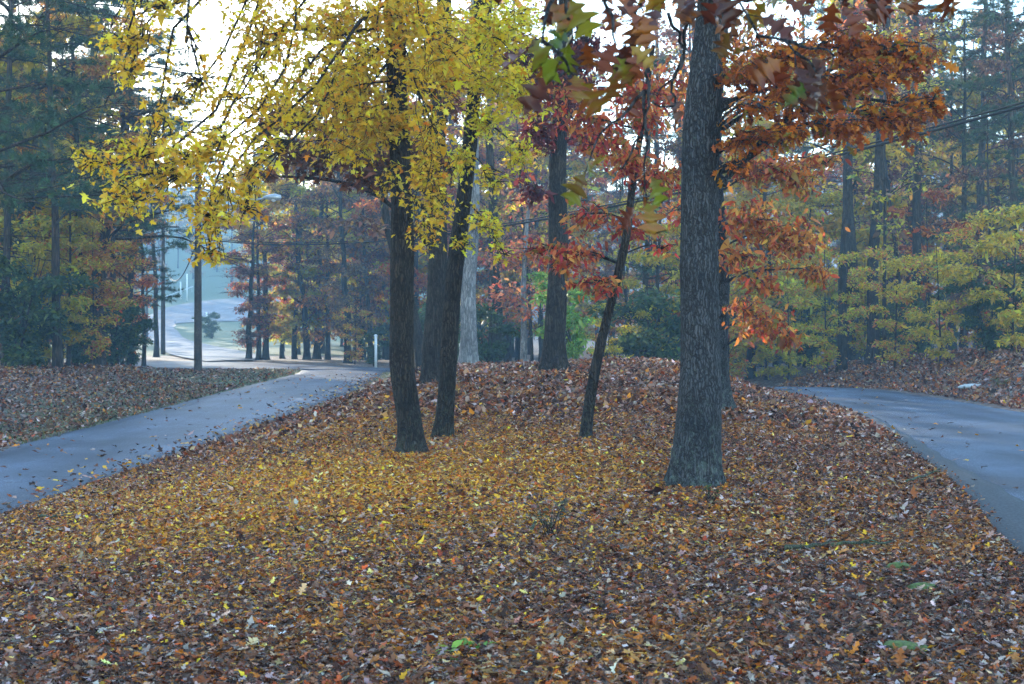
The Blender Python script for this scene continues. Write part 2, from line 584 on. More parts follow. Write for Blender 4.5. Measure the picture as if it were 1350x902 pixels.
def ribbon(name, L, R, off, nacross=8, crown=.03, lip=.09, wobble=.05):
    """paved ribbon between two edge lines, with a small downturned lip"""
    L, R = np.asarray(L, float), np.asarray(R, float)
    n = len(L)
    s = np.linspace(0, 1, nacross + 1)
    e = np.linspace(0, 1, n)
    jl = wobble * (np.sin(e * n * .9) * .5 + np.sin(e * n * 2.3 + 1) * .3 + RNG.normal(0, .25, n))
    jr = wobble * (np.sin(e * n * .8 + 2) * .5 + np.sin(e * n * 2.1) * .3 + RNG.normal(0, .25, n))
    d = unit(R - L)
    L2 = L + d * jl[:, None]
    R2 = R + d * jr[:, None]
    P = L2[:, None] * (1 - s)[None, :, None] + R2[:, None] * s[None, :, None]
    z = Z(P[..., 0].ravel(), P[..., 1].ravel()).reshape(n, -1)
    z = z + off + crown * (1 - (2 * s - 1)**2)[None]
    V = np.concatenate([P, z[..., None]], -1)
    lo_ = V[:, :1].copy(); lo_[..., 2] -= lip; lo_[..., :2] -= .03 * d[:, None]
    hi_ = V[:, -1:].copy(); hi_[..., 2] -= lip; hi_[..., :2] += .03 * d[:, None]
    V = np.concatenate([lo_, V, hi_], 1)
    m = V.shape[1]
    idx = np.arange(n * m).reshape(n, m)
    F = np.stack([idx[:-1, :-1], idx[:-1, 1:], idx[1:, 1:], idx[1:, :-1]], -1).reshape(-1, 4)
    return link(name, mesh_np(name, V.reshape(-1, 3), F.ravel(), np.arange(len(F)) * 4, M_ASPH))


yy = np.arange(-20, 61.5, .35)
tag(ribbon('road', np.stack([pchip(yy, LY, LO), yy], 1), np.stack([pchip(yy, LY, LI), yy], 1), .0), 'narrow asphalt lane running straight away on the left', 'road', kind='structure')
yy = np.arange(-20, 58, .35)
tag(ribbon('road', np.stack([pchip(yy, RY, RI), yy], 1), np.stack([pchip(yy, RY, RO), yy], 1), .01), 'narrow blue grey asphalt lane curving over the rise on the right', 'road', kind='structure')


M_DARK_EDGE = plain_mat('dark_edge', (.038, .040, .045), .9, 0, .7, 40)  # darker tone for the strip along the lane's inner edge
yy = np.arange(4, 40, .12)
e0 = pchip(yy, RY, RI)
ro_ = ribbon('road_edge', np.stack([e0 - .14, yy], 1), np.stack([e0 + .10 + .02 * np.sin(yy * 1.1) + .02 * np.sin(yy * 5.1) + .22 * sstep(18, 9, yy), yy], 1), .046, 3, 0, .05, 0)
ro_.data.materials.clear(); ro_.data.materials.append(M_DARK_EDGE)
tag(ro_, 'dark uneven strip along the near side of the right lane', 'road edge', kind='structure')


def resample(pts, n):
    p = np.asarray(pts, float)
    t = np.concatenate([[0], np.cumsum(np.linalg.norm(np.diff(p, axis=0), axis=1))])
    q = np.linspace(0, t[-1], n)
    return np.stack([pchip(q, t, p[:, i]) for i in range(p.shape[1])], 1)


def g2(px, d):
    return ((px - CX) / FPX * d, d)


# crossing road at the junction and the road that climbs the far slope
xs = np.linspace(-24, 9, 60)
tag(ribbon('road', np.stack([xs, 61.2 + .02 * (xs + 8)**2 * (xs < -8) - 6 * sstep(-8, 0, xs)], 1), np.stack([xs, np.maximum(74 - 1.32 * np.maximum(xs + 13.6, 0), 63) + 4.5 * sstep(-13.6, -16, xs) - 1.1 * np.maximum(-16 - xs, 0)], 1), .03, crown=.02), 'pale asphalt cross road at the junction beyond the grassy bank', 'road', kind='structure')
Lf = resample([g2(272, 73), g2(246, 84), g2(222, 100), g2(204, 125), g2(193, 155), g2(190, 185), g2(197, 205), g2(225, 228), g2(300, 250), g2(420, 262)], 90)
Rf = resample([g2(332, 76), g2(338, 95), g2(290, 117), g2(249, 138), g2(236, 160), g2(231, 178), g2(240, 186), g2(275, 189), g2(330, 190), g2(420, 190)], 90)
tag(ribbon('road', Lf, Rf, .10, crown=.02, lip=.0, wobble=.1), 'hazy asphalt road bending up the far slope past a grass island', 'road', kind='structure')

# ------------------------------------------------------------------ leaf litter and grass (nobody could count them)
BROWN = [(3, (.105, .036, .017)), (3, (.18, .064, .028)), (1.8, (.27, .070, .018)), (2.2, (.27, .130, .074)), (1.5, (.36, .215, .155)), (1.5, (.40, .28, .24)), (3.6, (.046, .017, .010)), (.7, (.34, .06, .015))]
RUSTB = [(3, (0.170, 0.045, 0.011)), (3, (0.286, 0.085, 0.016)), (3, (0.403, 0.120, 0.014)), (2, (0.424, 0.190, 0.048)), (1, (0.488, 0.300, 0.136)), (2, (0.069, 0.022, 0.008)), (1, (0.509, 0.170, 0.014))]
PALEB = [(2, (.15, .058, .026)), (3, (.33, .18, .10)), (3, (.40, .25, .16)), (2, (.46, .34, .27)), (2, (.07, .03, .016)), (1, (.30, .10, .025))]
YELL = [(3, (.78, .38, .02)), (2.5, (.68, .25, .018)), (2, (.50, .16, .02)), (1, (.82, .50, .13)), (1, (.55, .10, .012))]


def litter(n, ylo, yhi, xfun, tmpl, size, ydens=1.0, tilt=.45, up=.03):
    y = RNG.uniform(ylo, yhi, n)
    a, b = xfun(y)
    x = a + (b - a) * RNG.uniform(0, 1, n)
    z = Z(x, y)
    yp = .75 * np.exp(-((x + 1.6) / 3.5)**2 - ((y - 14) / 4.6)**2) * ydens + .018
    isy = RNG.uniform(0, 1, n) < yp
    drift = np.sin(1.1 * x + 1.9 * np.sin(.7 * y)) + np.sin(1.6 * y + 1.2 * np.sin(.9 * x)) + .8 * np.sin(3.1 * x - 2.3 * y)
    gold = np.exp(-((x + 1.2) / 3.8)**2 - ((y - 15.5) / 5.2)**2)
    drift = drift + 2.6 * (.60 - gold)
    pb = np.where((drift + RNG.normal(0, 1.3, n) > .2)[:, None], palette(BROWN, n, .32), np.where((RNG.uniform(0, 1, n) < .25)[:, None], palette(PALEB, n, .3), palette(RUSTB, n, .3)))
    C = np.where(isy[:, None], palette(YELL, n), pb)
    th = RNG.uniform(0, 2 * np.pi, n)
    ti = RNG.normal(0, tilt, n)
    D = np.stack([np.cos(th), np.sin(th), np.sin(ti)], 1)
    N = np.stack([RNG.normal(0, tilt, n), RNG.normal(0, tilt, n), np.ones(n)], 1)
    S = size * np.exp(RNG.normal(0, .28, n)) * np.where(isy, .85, 1)
    P = np.stack([x, y, z + .012 + RNG.uniform(0, up, n) + np.maximum(0, -np.sin(ti)) * S], 1) - .4 * S[:, None] * D * np.array([1, 1, 0])
    return leaf_arrays(tmpl, P, D, N, S, C, curl=RNG.normal(.1, .28, n), fold=.14, jit=.12)


mid = lambda y: (pchip(y, LY, LI) + .1, pchip(y, RY, RI) - .05)
parts = [litter(36000, 4.6, 12, mid, T_OAK, .046, tilt=.25, up=.02), litter(105000, 4.6, 12, mid, T_LOBE, .040, tilt=.22, up=.014), litter(150000, 11.5, 20, mid, T_LOBE, .049, tilt=.26, up=.02), litter(120000, 19.5, 36, mid, T_QUAD, .075, up=.03), litter(14000, 34, 48, mid, T_QUAD, .10)]
n = 2600
y = 4.6 + 17 * RNG.uniform(0, 1, n)**1.3
a_, b_ = mid(y)
x = a_ + (b_ - a_) * RNG.uniform(0, 1, n)
th = RNG.uniform(0, 6.28, n)
T_STRAW = (np.array([[0, .010], [0, -.010], [1, -.006], [1, .006]]), np.array([[0, 1, 2], [0, 2, 3]]))
parts.append(leaf_arrays(T_STRAW, np.stack([x, y, Z(x, y) + RNG.uniform(.015, .04, n)], 1), np.stack([np.cos(th), np.sin(th), RNG.normal(.02, .12, n)], 1), np.stack([0 * x, 0 * x, 1 + 0 * x], 1), .17 * np.exp(RNG.normal(0, .45, n)), palette([(2, (.05, .035, .025)), (2, (.13, .09, .06)), (1, (.24, .18, .13))], n), curl=RNG.normal(0, .12, n), fold=0, jit=0))
tag(link('leaf_litter', leaf_mesh('leaf_litter', parts, M_LITTER)), 'fallen brown and yellow leaves covering the mound between the lanes', 'fallen leaves', kind='stuff')
lb = lambda y: (pchip(y, LY, LO) - np.minimum(11, 4 + .25 * y), pchip(y, LY, LO) - .02)
parts = [litter(56000, 14, 44, lb, T_QUAD, .08, 0, up=.03), litter(9000, 42, 62, lb, T_QUAD, .10, 0, up=.02)]
tag(link('leaf_litter', leaf_mesh('leaf_litter', parts, M_LITTER)), 'fallen brown leaves strewn over the grassy bank left of the lane', 'fallen leaves', kind='stuff')
rb = lambda y: (pchip(y, RY, RO) + .3, pchip(y, RY, RO) + 11)
parts = [litter(70000, 20, 46, rb, T_QUAD, .09, 0, .5, .04)]
tag(link('leaf_litter', leaf_mesh('leaf_litter', parts, M_LITTER)), 'fallen brown leaves on the bank right of the curving lane', 'fallen leaves', kind='stuff')
# leaves lying on the asphalt, thickest along the near edge
n = 1000
y = RNG.uniform(10, 56, n)
f = np.where(RNG.uniform(0, 1, n) < .7, np.abs(RNG.normal(0, .12, n)), RNG.uniform(0, 1, n))
f = np.clip(f, 0, 1)
x = pchip(y, LY, LI) * (1 - f) + pchip(y, LY, LO) * f
n2 = 90
y2 = RNG.uniform(9, 36, n2)
f2 = np.clip(np.abs(RNG.normal(0, .25, n2)), 0, 1)
x2 = pchip(y2, RY, RI) * (1 - f2) + pchip(y2, RY, RO) * f2
x, y = np.concatenate([x, x2]), np.concatenate([y, y2])
f = np.concatenate([f, f2])
n = len(x)
P = np.stack([x, y, Z(x, y) + .03 + .03 * (1 - (2 * f - 1)**2)], 1)
th = RNG.uniform(0, 6.28, n)
parts = [leaf_arrays(T_LOBE, P, np.stack([np.cos(th), np.sin(th), RNG.normal(0, .2, n)], 1), np.stack([RNG.normal(0, .25, n), RNG.normal(0, .25, n), np.ones(n)], 1), .1 * np.exp(RNG.normal(0, .25, n)), palette(BROWN + YELL[:2], n), curl=RNG.normal(.2, .3, n), jit=.1)]
tag(link('leaf_litter', leaf_mesh('leaf_litter', parts, M_LITTER)), 'scattered single leaves lying on the two asphalt lanes', 'fallen leaves', kind='stuff')


def blades(x, y, h, pal, wid=.006):
    n = len(x)
    th = RNG.uniform(0, 6.28, n)
    D = np.stack([np.cos(th) * .5, np.sin(th) * .5, np.ones(n)], 1)
    N = np.stack([np.cos(th), np.sin(th), -.4 * np.ones(n)], 1)
    P = np.stack([x, y, Z(x, y) - .01], 1)
    T = (np.array([[0, wid / .1], [0, -wid / .1], [.6, -wid / .16], [.6, wid / .16], [1, 0]]), np.array([[0, 1, 2], [0, 2, 3], [3, 2, 4]]))
    return leaf_arrays(T, P, D, N, h * np.exp(RNG.normal(0, .3, n)), palette(pal, n), curl=-.5 * np.ones(n), fold=0, jit=0)


GPAL = [(3, (.10, .12, .03)), (2, (.15, .17, .05)), (2, (.22, .19, .08)), (1, (.06, .10, .02))]
n = 26000
y = 61 - 38 * RNG.uniform(0, 1, n)**1.5
x = pchip(y, LY, LO) - np.abs(RNG.normal(0, 1.6, n)) * (.5 + sstep(24, 50, y))
p1 = blades(x, y, .09, GPAL)
n = 4000
y = RNG.uniform(26, 58, n)
p2 = blades(pchip(y, LY, LI) + np.abs(RNG.normal(0, .35, n)), y, .08, [(1, (.25, .22, .10)), (1, (.16, .17, .06))])
n = 2500
y = RNG.uniform(33, 44, n)
p3 = blades(pchip(y, RY, RI) - np.abs(RNG.normal(0, .6, n)), y, .10, GPAL)
tag(link('grass', leaf_mesh('grass', [p1, p2, p3], M_GRASS)), 'short grass growing along the edges of the lanes', 'grass', kind='stuff')


# ------------------------------------------------------------------ tree builders
def limb(p0, p1, lift=.15, n=7, wig=.05):
    p0, p1 = np.asarray(p0, float), np.asarray(p1, float)
    t = np.linspace(0, 1, n)[:, None]
    L = np.linalg.norm(p1 - p0)
    P = p0 * (1 - t) + p1 * t
    P[:, 2] += lift * L * np.sin(np.pi * t[:, 0])
    a1, a2, a3 = RNG.normal(0, wig * L / 2, (3, 3))
    return P + np.sin(np.pi * t) * a1 + np.sin(2 * np.pi * t) * a2 * .8 + np.sin(3 * np.pi * t) * a3 * .5


def flare(z0, amt=.7, h=.22, lobes=5, ph=0., rough=.05):
    def f(i, th, P):
        k = np.exp(-np.maximum(P[:, 2] - z0, 0) / h)[:, None]
        return 1 + amt * k * (1 + .45 * np.cos(lobes * th + ph)) + rough * (np.sin(3 * th + P[:, 2][:, None] * 1.7 + ph) * .5 + np.sin(7 * th + 3 * P[:, 2][:, None]) * .35)
    return f


def add_trunk(Q, pts, r0, r1, seg=14, n=30, flare_amt=.7, flare_h=.22, lobes=5, rough=.05, knots=True):
    C = resample(pts, n)
    t = np.linspace(0, 1, n)
    # more rings near the ground
    t2 = t**1.6
    C = resample(C, 160)
    C = np.stack([np.interp(t2, np.linspace(0, 1, 160), C[:, i]) for i in range(3)], 1)
    R = r0 + (r1 - r0) * t2
    if knots:
        hgt = C[:, 2] - C[0, 2]
        ph = RNG.uniform(0, 6.28, 4)
        R = R * (1 + RNG.normal(0, .012, n) + .03 * np.sin(hgt * 2.3 + ph[0]) + .025 * np.sin(hgt * 4.9 + ph[1]))
        C[:, 0] += r0 * .16 * np.sin(hgt * 1.5 + ph[2]) * np.minimum(hgt, 1)
        C[:, 1] += r0 * .16 * np.sin(hgt * 1.8 + ph[3]) * np.minimum(hgt, 1)
    Q.tube(C, R, seg, flare(C[0, 2] + .05, flare_amt, flare_h, lobes, RNG.uniform(0, 6), rough))
    return C, R


def spray(Q, C, R, blobs, leaf, subs=12, limb_r=.5, seg=6, rise=.35, lift=.12, thick=.011, wig=.06, onlimb=.16):
    """blobs: (centre, radii, leaves).  A limb from the trunk to each blob, twigs through it, leaves on the twigs"""
    out = []
    tmpl, size, pal, spread, droop = leaf
    zs = C[:, 2]
    for c, rad, nl in blobs:
        c, rad = np.asarray(c, float), np.asarray(rad, float)
        hd = np.linalg.norm(C[:, :2] - c[:2], axis=1)
        want = c[2] - rise * hd
        k = int(np.argmin(np.abs(zs - want) + .15 * hd))
        k = max(k, 2)
        a = C[k]
        d = np.linalg.norm(c - a)
        r0 = min(R[k] * limb_r, .008 + thick * d)
        Lp = limb(a, c, lift, 9, wig)
        Q.tube(Lp, np.linspace(r0, .3 * r0 + .004, 9), seg)
        jmin = int(np.clip(8 - 8 * 1.1 * np.mean(rad) / max(d, .1), 3, 8))
        tw = []
        for s_ in range(subs):
            j = RNG.integers(jmin, 9) if s_ > 1 else 8
            u = unit(RNG.normal(0, 1, 3)) * RNG.uniform(.45, 1) ** .5
            e = c + u * rad
            tp = limb(Lp[j], e, .08, 5, .08)
            Q.tube(tp, np.linspace(min(.4 * r0, .008) + .002, .0025, 5), 4)
            tw.append(tp)
        tw = np.array(tw)
        ti = RNG.integers(0, subs, nl)
        tt = RNG.uniform(.15, 1.0, nl) * 4
        i0 = np.minimum(tt.astype(int), 3)
        fr = (tt - i0)[:, None]
        P = tw[ti, i0] * (1 - fr) + tw[ti, i0 + 1] * fr
        on = RNG.uniform(0, 1, nl) < (onlimb if d > 1.6 * np.mean(rad) else .04)
        lt = RNG.uniform(3, 7.99, nl)
        li_ = lt.astype(int)
        lf = (lt - li_)[:, None]
        P = np.where(on[:, None], Lp[li_] * (1 - lf) + Lp[li_ + 1] * lf, P)
        sp = spread * np.array([1, 1, .6]) * np.mean(rad)
        P = P + RNG.normal(0, 1, (nl, 3)) * sp
        out.append(P)
    P = np.vstack(out)
    n = len(P)
    th = RNG.uniform(0, 2 * np.pi, n)
    D = np.stack([np.cos(th), np.sin(th), -droop + RNG.normal(0, .45, n)], 1)
    N = np.stack([RNG.normal(0, .55, n), RNG.normal(0, .55, n), .75 + 0 * th], 1) + RNG.normal(0, .2, (n, 3))
    S = size * np.exp(RNG.normal(0, .33, n))
    return leaf_arrays(tmpl, P, D, N, S, palette(pal, n), curl=RNG.normal(.15, .35, n), fold=RNG.uniform(.1, .3), jit=.07)


def B(px, py, d, rx, ry, dens=1.0, dep=None):
    """one leafy mass of a near tree: seen place, distance and half sizes"""
    s = d / FPX
    n = int(dens * math.pi * rx * ry / 7.6)
    return (at(px, py, d), (rx * s, (dep if dep else (rx + ry) / 2 * s), ry * s), max(n, 30))


def root(name, loc, rz=0):
    o = bpy.data.objects.new(name, None)
    COL.objects.link(o)
    o.location = loc
    o.rotation_euler = (0, 0, rz)
    o.empty_display_size = .3
    return o


def own_tree(name, pts, r0, r1, bark, groups, label, cat='tree', seg=14, rings=40, extra=None, **kw):
    """a tree modelled one by one; pts world polyline of the trunk, groups: list of (blobs, leaf spec, opts)"""
    pts = [np.asarray(p, float) for p in pts]
    zb = zpt(pts[0][0], pts[0][1])
    pts[0][2] = zb - .12
    base = np.array([pts[0][0], pts[0][1], zb])
    Q = Quads()
    C, R = add_trunk(Q, np.array(pts), r0, r1, seg, rings, **kw)
    lv = []
    for blobs, leaf, opt in groups:
        lv.append(spray(Q, C, R, blobs, leaf, **opt))
    if extra: extra(Q, C, R)
    o = root(name, base)
    V = [v - base for v in Q.V]
    Q.V = V
    Q.build('trunk', bark, o)
    if lv:
        lv = [(v - base, f, c) for v, f, c in lv]
        link('crown', leaf_mesh('crown', lv, M_LEAF), o)
    tag(o, label, cat)
    return o


YEL = [(4, (.80, .60, .020)), (3, (.86, .70, .05)), (2, (.66, .48, .02)), (1, (.55, .48, .05)), (.5, (.78, .40, .015))]
RUST = [(3, (.38, .07, .014)), (2.5, (.52, .12, .012)), (1.6, (.18, .042, .015)), (1, (.58, .20, .016)), (.5, (.26, .16, .02))]
RED = [(1.5, (.48, .09, .03)), (3.5, (.54, .17, .035)), (1.2, (.32, .05, .025)), (2, (.62, .30, .05)), (1.2, (.26, .19, .04)), (1, (.26, .09, .04))]
MAROON = [(3, (.12, .03, .022)), (2, (.19, .045, .025)), (1, (.08, .025, .02)), (.6, (.3, .09, .03))]
ORANGE = [(3, (.62, .20, .05)), (2, (.68, .30, .06)), (2, (.44, .13, .04))]
BRN = [(3, (.17, .08, .05)), (2, (.25, .13, .07)), (2, (.12, .06, .045)), (.9, (.42, .22, .05))]
YGR = [(3, (.60, .46, .035)), (3, (.44, .38, .04)), (2, (.70, .48, .03)), (1, (.20, .24, .05))]
GRN = [(3, (.035, .065, .028)), (2, (.05, .09, .035)), (1, (.08, .11, .03))]
BGRN = [(3, (.13, .30, .05)), (2, (.2, .36, .06)), (1, (.3, .36, .06))]
PIN = [(3, (.028, .055, .024)), (2, (.04, .075, .03)), (1, (.07, .10, .035)), (.6, (.16, .10, .04))]

# ---- the big oak right of centre, with the long limb that hangs into the top of the view
OAK_D = 13.4
oak_pts = [at(915, 640, OAK_D), at(918, 560, OAK_D), at(920, 400, OAK_D), at(927, 250, OAK_D), at(931, 120, OAK_D), at(940, -10, OAK_D), at(948, -160, OAK_D), at(952, -420, OAK_D), at(940, -800, OAK_D), at(960, -1150, OAK_D)]

H_LEAF = [(0, .012), (.07, .05), (.14, .10), (.20, .20), (.27, .27), (.29, .19), (.31, .12), (.39, .13), (.47, .29), (.60, .45), (.585, .30), (.575, .15), (.65, .14), (.74, .27), (.87, .36), (.83, .20), (.83, .10), (.90, .11), (.95, .05), (1.03, .0)]


def big_leaf(P, D, N, size, c1, c2):
    """one lobed red-oak leaf with midrib, curl and blotched colour"""
    h = np.array(H_LEAF)
    k = len(h)
    tm = np.maximum.accumulate(h[:, 0])
    t = np.concatenate([tm, h[:, 0], h[:, 0]])
    a = np.concatenate([0 * tm, h[:, 1], -h[:, 1]])
    D = unit(D); N = unit(N - (N @ D) * D); Bv = np.cross(N, D)
    cu, fo, tw = RNG.normal(.2, .25), RNG.uniform(.05, .5), RNG.normal(0, .4)
    z = -cu * t * t + fo * np.abs(a) + tw * a * t + RNG.normal(0, .012, len(t))
    V = P + size * (t[:, None] * D + a[:, None] * Bv + z[:, None] * N)
    F = []
    for i in range(k - 1):
        F += [[i, i + 1, k + i + 1], [i, k + i + 1, k + i], [i + 1, i, 2 * k + i], [i + 1, 2 * k + i, 2 * k + i + 1]]
    ph = RNG.uniform(0, 6.28)
    m = .5 + .4 * np.sin(2.6 * t + ph + 3 * np.abs(a)) + RNG.normal(0, .10, len(t))
    m = np.clip(m + np.where(np.abs(a) > .22, .25, -.1), 0, 1)[:, None]
    C = np.array(c1) * (1 - m) + np.array(c2) * m
    return V, np.array(F), np.clip(C, .005, .8)


CLUST = [  # px, py, distance, leaves, greenness
    (735, 20, 3.5, 5, .6), (715, 80, 3.4, 5, .5), (765, 60, 3.6, 6, .7), (800, 20, 3.7, 5, .6), (812, 85, 3.7, 6, .6), (750, 120, 3.5, 4, .4),
    (845, 30, 4.0, 5, .2), (838, 75, 4.1, 4, .0), (880, 15, 4.2, 5, .1), (915, 8, 4.1, 5, .05), (960, 12, 4.2, 6, .1),
    (985, 45, 4.2, 5, .25), (1020, 25, 4.3, 4, .4), (1000, 75, 4.2, 3, .1), (1048, 95, 4.0, 5, .1), (1075, 120, 4.0, 6, .35), (1100, 100, 4.2, 4, .1),
    (1110, 10, 4.4, 6, .1), (1150, 15, 4.5, 6, .15), (1185, 5, 4.6, 4, .1), (780, 228, 4.2, 4, .6), (850, 270, 4.2, 6, .35), (858, 150, 4.3, 3, .0), (830, -20, 4, 6, .3), (700, -20, 3.6, 5, .5), (1250, 0, 4.8, 4, .1), (1050, -15, 4.3, 6, .2)]


def oak_extra(Q, C, R):
    leaves = []
    # long limb out of the trunk above the view, towards the camera
    a = C[np.argmin(np.abs(C[:, 2] - 6.2))]
    mainp = resample([a, a + [-.2, -2.2, .55], [1.2, 8.6, 5.9], [.9, 6.4, 4.6], [.75, 5.0, 3.35], [.55, 4.1, 2.78]], 26)
    mainp += RNG.normal(0, .02, mainp.shape)
    Q.tube(mainp, np.linspace(.075, .012, 26), 8)
    side = resample([mainp[17], mainp[17] + [.5, -.7, -.25], [1.25, 4.5, 2.72], [1.6, 4.4, 2.66]], 12)
    Q.tube(side, np.linspace(.022, .006, 12), 6)
    left = resample([mainp[21], [.35, 3.9, 2.72], [.12, 3.6, 2.6]], 9)
    Q.tube(left, np.linspace(.014, .005, 9), 6)
    spine = np.vstack([mainp[18:], side, left])
    GRE = [(.08, .15, .012), (.17, .21, .012), (.28, .26, .015), (.30, .18, .012)]
    BRW = [(.11, .02, .008), (.17, .035, .007), (.055, .014, .008), (.26, .08, .008), (.10, .04, .022)]
    hang = spine
    for px, py, d, nl, g in CLUST:
        nl = max(2, int(nl * .75))
        e = at(px, py - 26, d)
        cand = hang if py < 140 else np.vstack([spine, at(850, 120, 4.25)[None]])
        j = np.argmin(np.linalg.norm(cand - e, axis=1) + .6 * np.maximum(e[2] - cand[:, 2], 0))
        tp = limb(cand[j], e, .05, 7, .09)
        Q.tube(tp, np.linspace(.006, .0028, 7), 5)
        hang = np.vstack([hang, tp[3:]])
        for q in range(nl):
            th = RNG.uniform(0, 6.28)
            D = np.array([math.cos(th) * .8, math.sin(th) * .5, -abs(RNG.normal(.9, .35))])
            N = np.array([RNG.normal(0, .5), -1.0 + RNG.normal(0, .45), RNG.normal(.3, .35)])
            s = RNG.uniform(.068, .115)
            st = unit(D) * s * RNG.uniform(.15, .5) + RNG.normal(0, .018, 3)
            Q.tube(np.array([e, e + st]), [.0016, .0013], 4)
            gre = RNG.uniform() < g
            c1 = random.choice(GRE if gre else BRW)
            c2 = random.choice(BRW)
            leaves.append(big_leaf(e + st, D, N, s, c1, c2))
    oak_extra.leaves = leaves
    # bare thin hanging twigs
    for pl in ([(850, 60), (852, 130), (838, 185), (815, 225)], [(905, 30), (895, 85), (880, 110), (885, 140), (850, 135)], [(880, 20), (898, 60), (893, 95), (862, 122)]):
        pp = resample([at(q[0] + 2 * i, q[1], 4.25) for i, q in enumerate(pl)], 14)
        Q.tube(pp + RNG.normal(0, .004, pp.shape), np.linspace(.006, .003, 14), 5)
    # knots and branch stubs on the trunk
    for px, py, ex, ey, rr in ((948, 140, 966, 134, .05), (940, 238, 958, 241, .05), (935, 250, 955, 236, .035)):
        p0, p1 = at(px, py, OAK_D), at(ex, ey, OAK_D - .05)
        Q.tube(np.array([p0, (p0 + p1) / 2, p1, p1 + (p1 - p0) * .12]), [rr * 1.5, rr * 1.2, rr * .8, .004], 9)
    for px, py in ((938, 128), (921, 545)):
        p0 = at(px, py, OAK_D - .13)
        Q.tube(np.array([p0 + [0, .09, 0], p0 + [0, -.01, 0], p0 + [0, -.05, -.005], p0 + [0, -.055, -.005]]), [.06, .05, .03, .004], 9)


oleaf = (T_OAK, .072, RUST, .26, .5)
limbpts = [(1040, 95), ]
oak_bl = [B(1000, 95, 13, 50, 32, .7), B(1045, 75, 13, 40, 30, .7), B(1080, 130, 13.2, 60, 32, .7), B(1150, 105, 13.4, 55, 34, .7), B(1205, 75, 13.6, 40, 30), B(1190, 160, 13.4, 45, 28),
          B(1115, 170, 13.2, 40, 20), B(985, 185, 13, 34, 24, .5), B(1035, 178, 13, 34, 20), B(1228, 135, 13.6, 26, 22), B(1005, 140, 12.8, 34, 20, .4), B(1130, 60, 13.5, 45, 25),
          B(975, 220, 13, 18, 12, .5), B(940, -60, 13, 120, 40), B(1150, -80, 13, 140, 50, .7), B(800, -120, 14, 140, 60, .7), B(1000, -350, 14, 260, 100, .4), B(900, -650, 14, 300, 140, .3), B(1150, -500, 15, 200, 120, .3)]
oak = own_tree('oak_tree', oak_pts, .205, .07, B_OAK, [(oak_bl, oleaf, dict(subs=18, thick=.009))],
               'large grey barked oak in front with rust leaves and big lobed leaves hanging into view', seg=40, rings=110, extra=oak_extra, flare_amt=.6, flare_h=.24, lobes=7, rough=.03)
bz = np.array(oak.location)
hl = link('leaf', leaf_mesh('leaf', [(v - bz, f, c) for v, f, c in oak_extra.leaves], M_BIGLEAF), oak)
hl.name = 'hanging_leaves'
hl['kind'] = 'stuff'

# ---- two dark maples with yellow leaves
yleaf = (T_MAPLE, .053, YEL, .27, .35)
m1 = [at(542, 608, 16.3), at(541, 560, 16.3), at(531, 480, 16.3), at(529, 400, 16.3), at(528, 300, 16.3), at(526, 180, 16.3), at(524, 60, 16.3), at(518, -80, 16.3), at(525, -300, 16.2), at(515, -600, 16.2), at(520, -850, 16.2)]
m1b = [B(455, 50, 15.8, 85, 50, .8), B(560, 35, 15.6, 95, 50, .75), B(470, 90, 14.9, 40, 45, .6), B(590, 80, 15.0, 50, 45, .7), B(570, 165, 15, 40, 36, .6), B(400, 145, 15.2, 65, 36, .8), B(465, 120, 16.5, 75, 45, .8), B(575, 110, 16.6, 80, 50, .8), B(345, 55, 14.6, 75, 50, .6), B(315, 130, 14.2, 60, 45, .5),
       B(250, 210, 13.6, 60, 45, .8), B(185, 205, 13.4, 45, 32, .8), B(175, 265, 13.4, 55, 34, 1), B(280, 285, 13.6, 48, 34), B(275, 335, 13.6, 26, 22), B(325, 275, 13.8, 26, 40, .8), B(120, 215, 13.5, 26, 30), B(165, 55, 14.2, 38, 36), B(170, 95, 14.2, 30, 24),
       B(568, 240, 15.2, 38, 24), B(570, 285, 15.2, 40, 26), B(455, 205, 16.6, 50, 30), B(425, 185, 15.6, 45, 30), B(220, 10, 14, 60, 20, .6), B(265, 105, 14, 30, 36, .25), B(500, 175, 16, 50, 30), B(480, 165, 15.6, 34, 22, .7), B(560, 322, 15.2, 30, 16, .6), B(505, 255, 15.8, 26, 18, .4), B(330, 225, 14, 26, 34, .6), B(230, 130, 13.9, 34, 30, .35),
       B(440, -120, 16, 180, 80, .6), B(600, -220, 16.5, 160, 90, .4), B(300, -80, 14.6, 110, 50, .6), B(480, -400, 16, 240, 120, .3), B(560, -700, 16, 220, 140, .25)]
own_tree('maple_tree', m1, .150, .05, B_MAPLE, [(m1b, yleaf, dict(subs=20, rise=-.8, lift=.14, thick=.0026, wig=.13, onlimb=.4))], 'nearer of two dark yellow leaved maples, its spray reaching over the left lane', seg=30, rings=90, flare_amt=.62, flare_h=.15, lobes=5, rough=.06)
m2 = [at(582, 583, 17.8), at(590, 500, 17.8), at(598, 400, 17.8), at(607, 300, 17.8), at(618, 180, 17.8), at(630, 60, 17.8), at(640, -60, 17.8), at(650, -300, 17.8), at(645, -600, 17.8)]
m2b = [B(655, 50, 16.8, 65, 50, .85), B(690, 130, 16.6, 38, 40, 1), B(650, 115, 16.8, 60, 45, .7), B(690, 210, 17, 18, 36), B(605, 215, 17.4, 22, 24), B(640, 300, 17.2, 30, 20, .7), B(665, 335, 17.2, 22, 14, .5), B(655, 240, 17.3, 30, 18, .4), B(610, 325, 17.4, 20, 14, .5), B(700, 35, 17.6, 40, 32, .7), B(645, 165, 17.6, 35, 22, .8), B(660, -110, 17.5, 120, 70, .6), B(640, -350, 17.5, 180, 110, .3)]
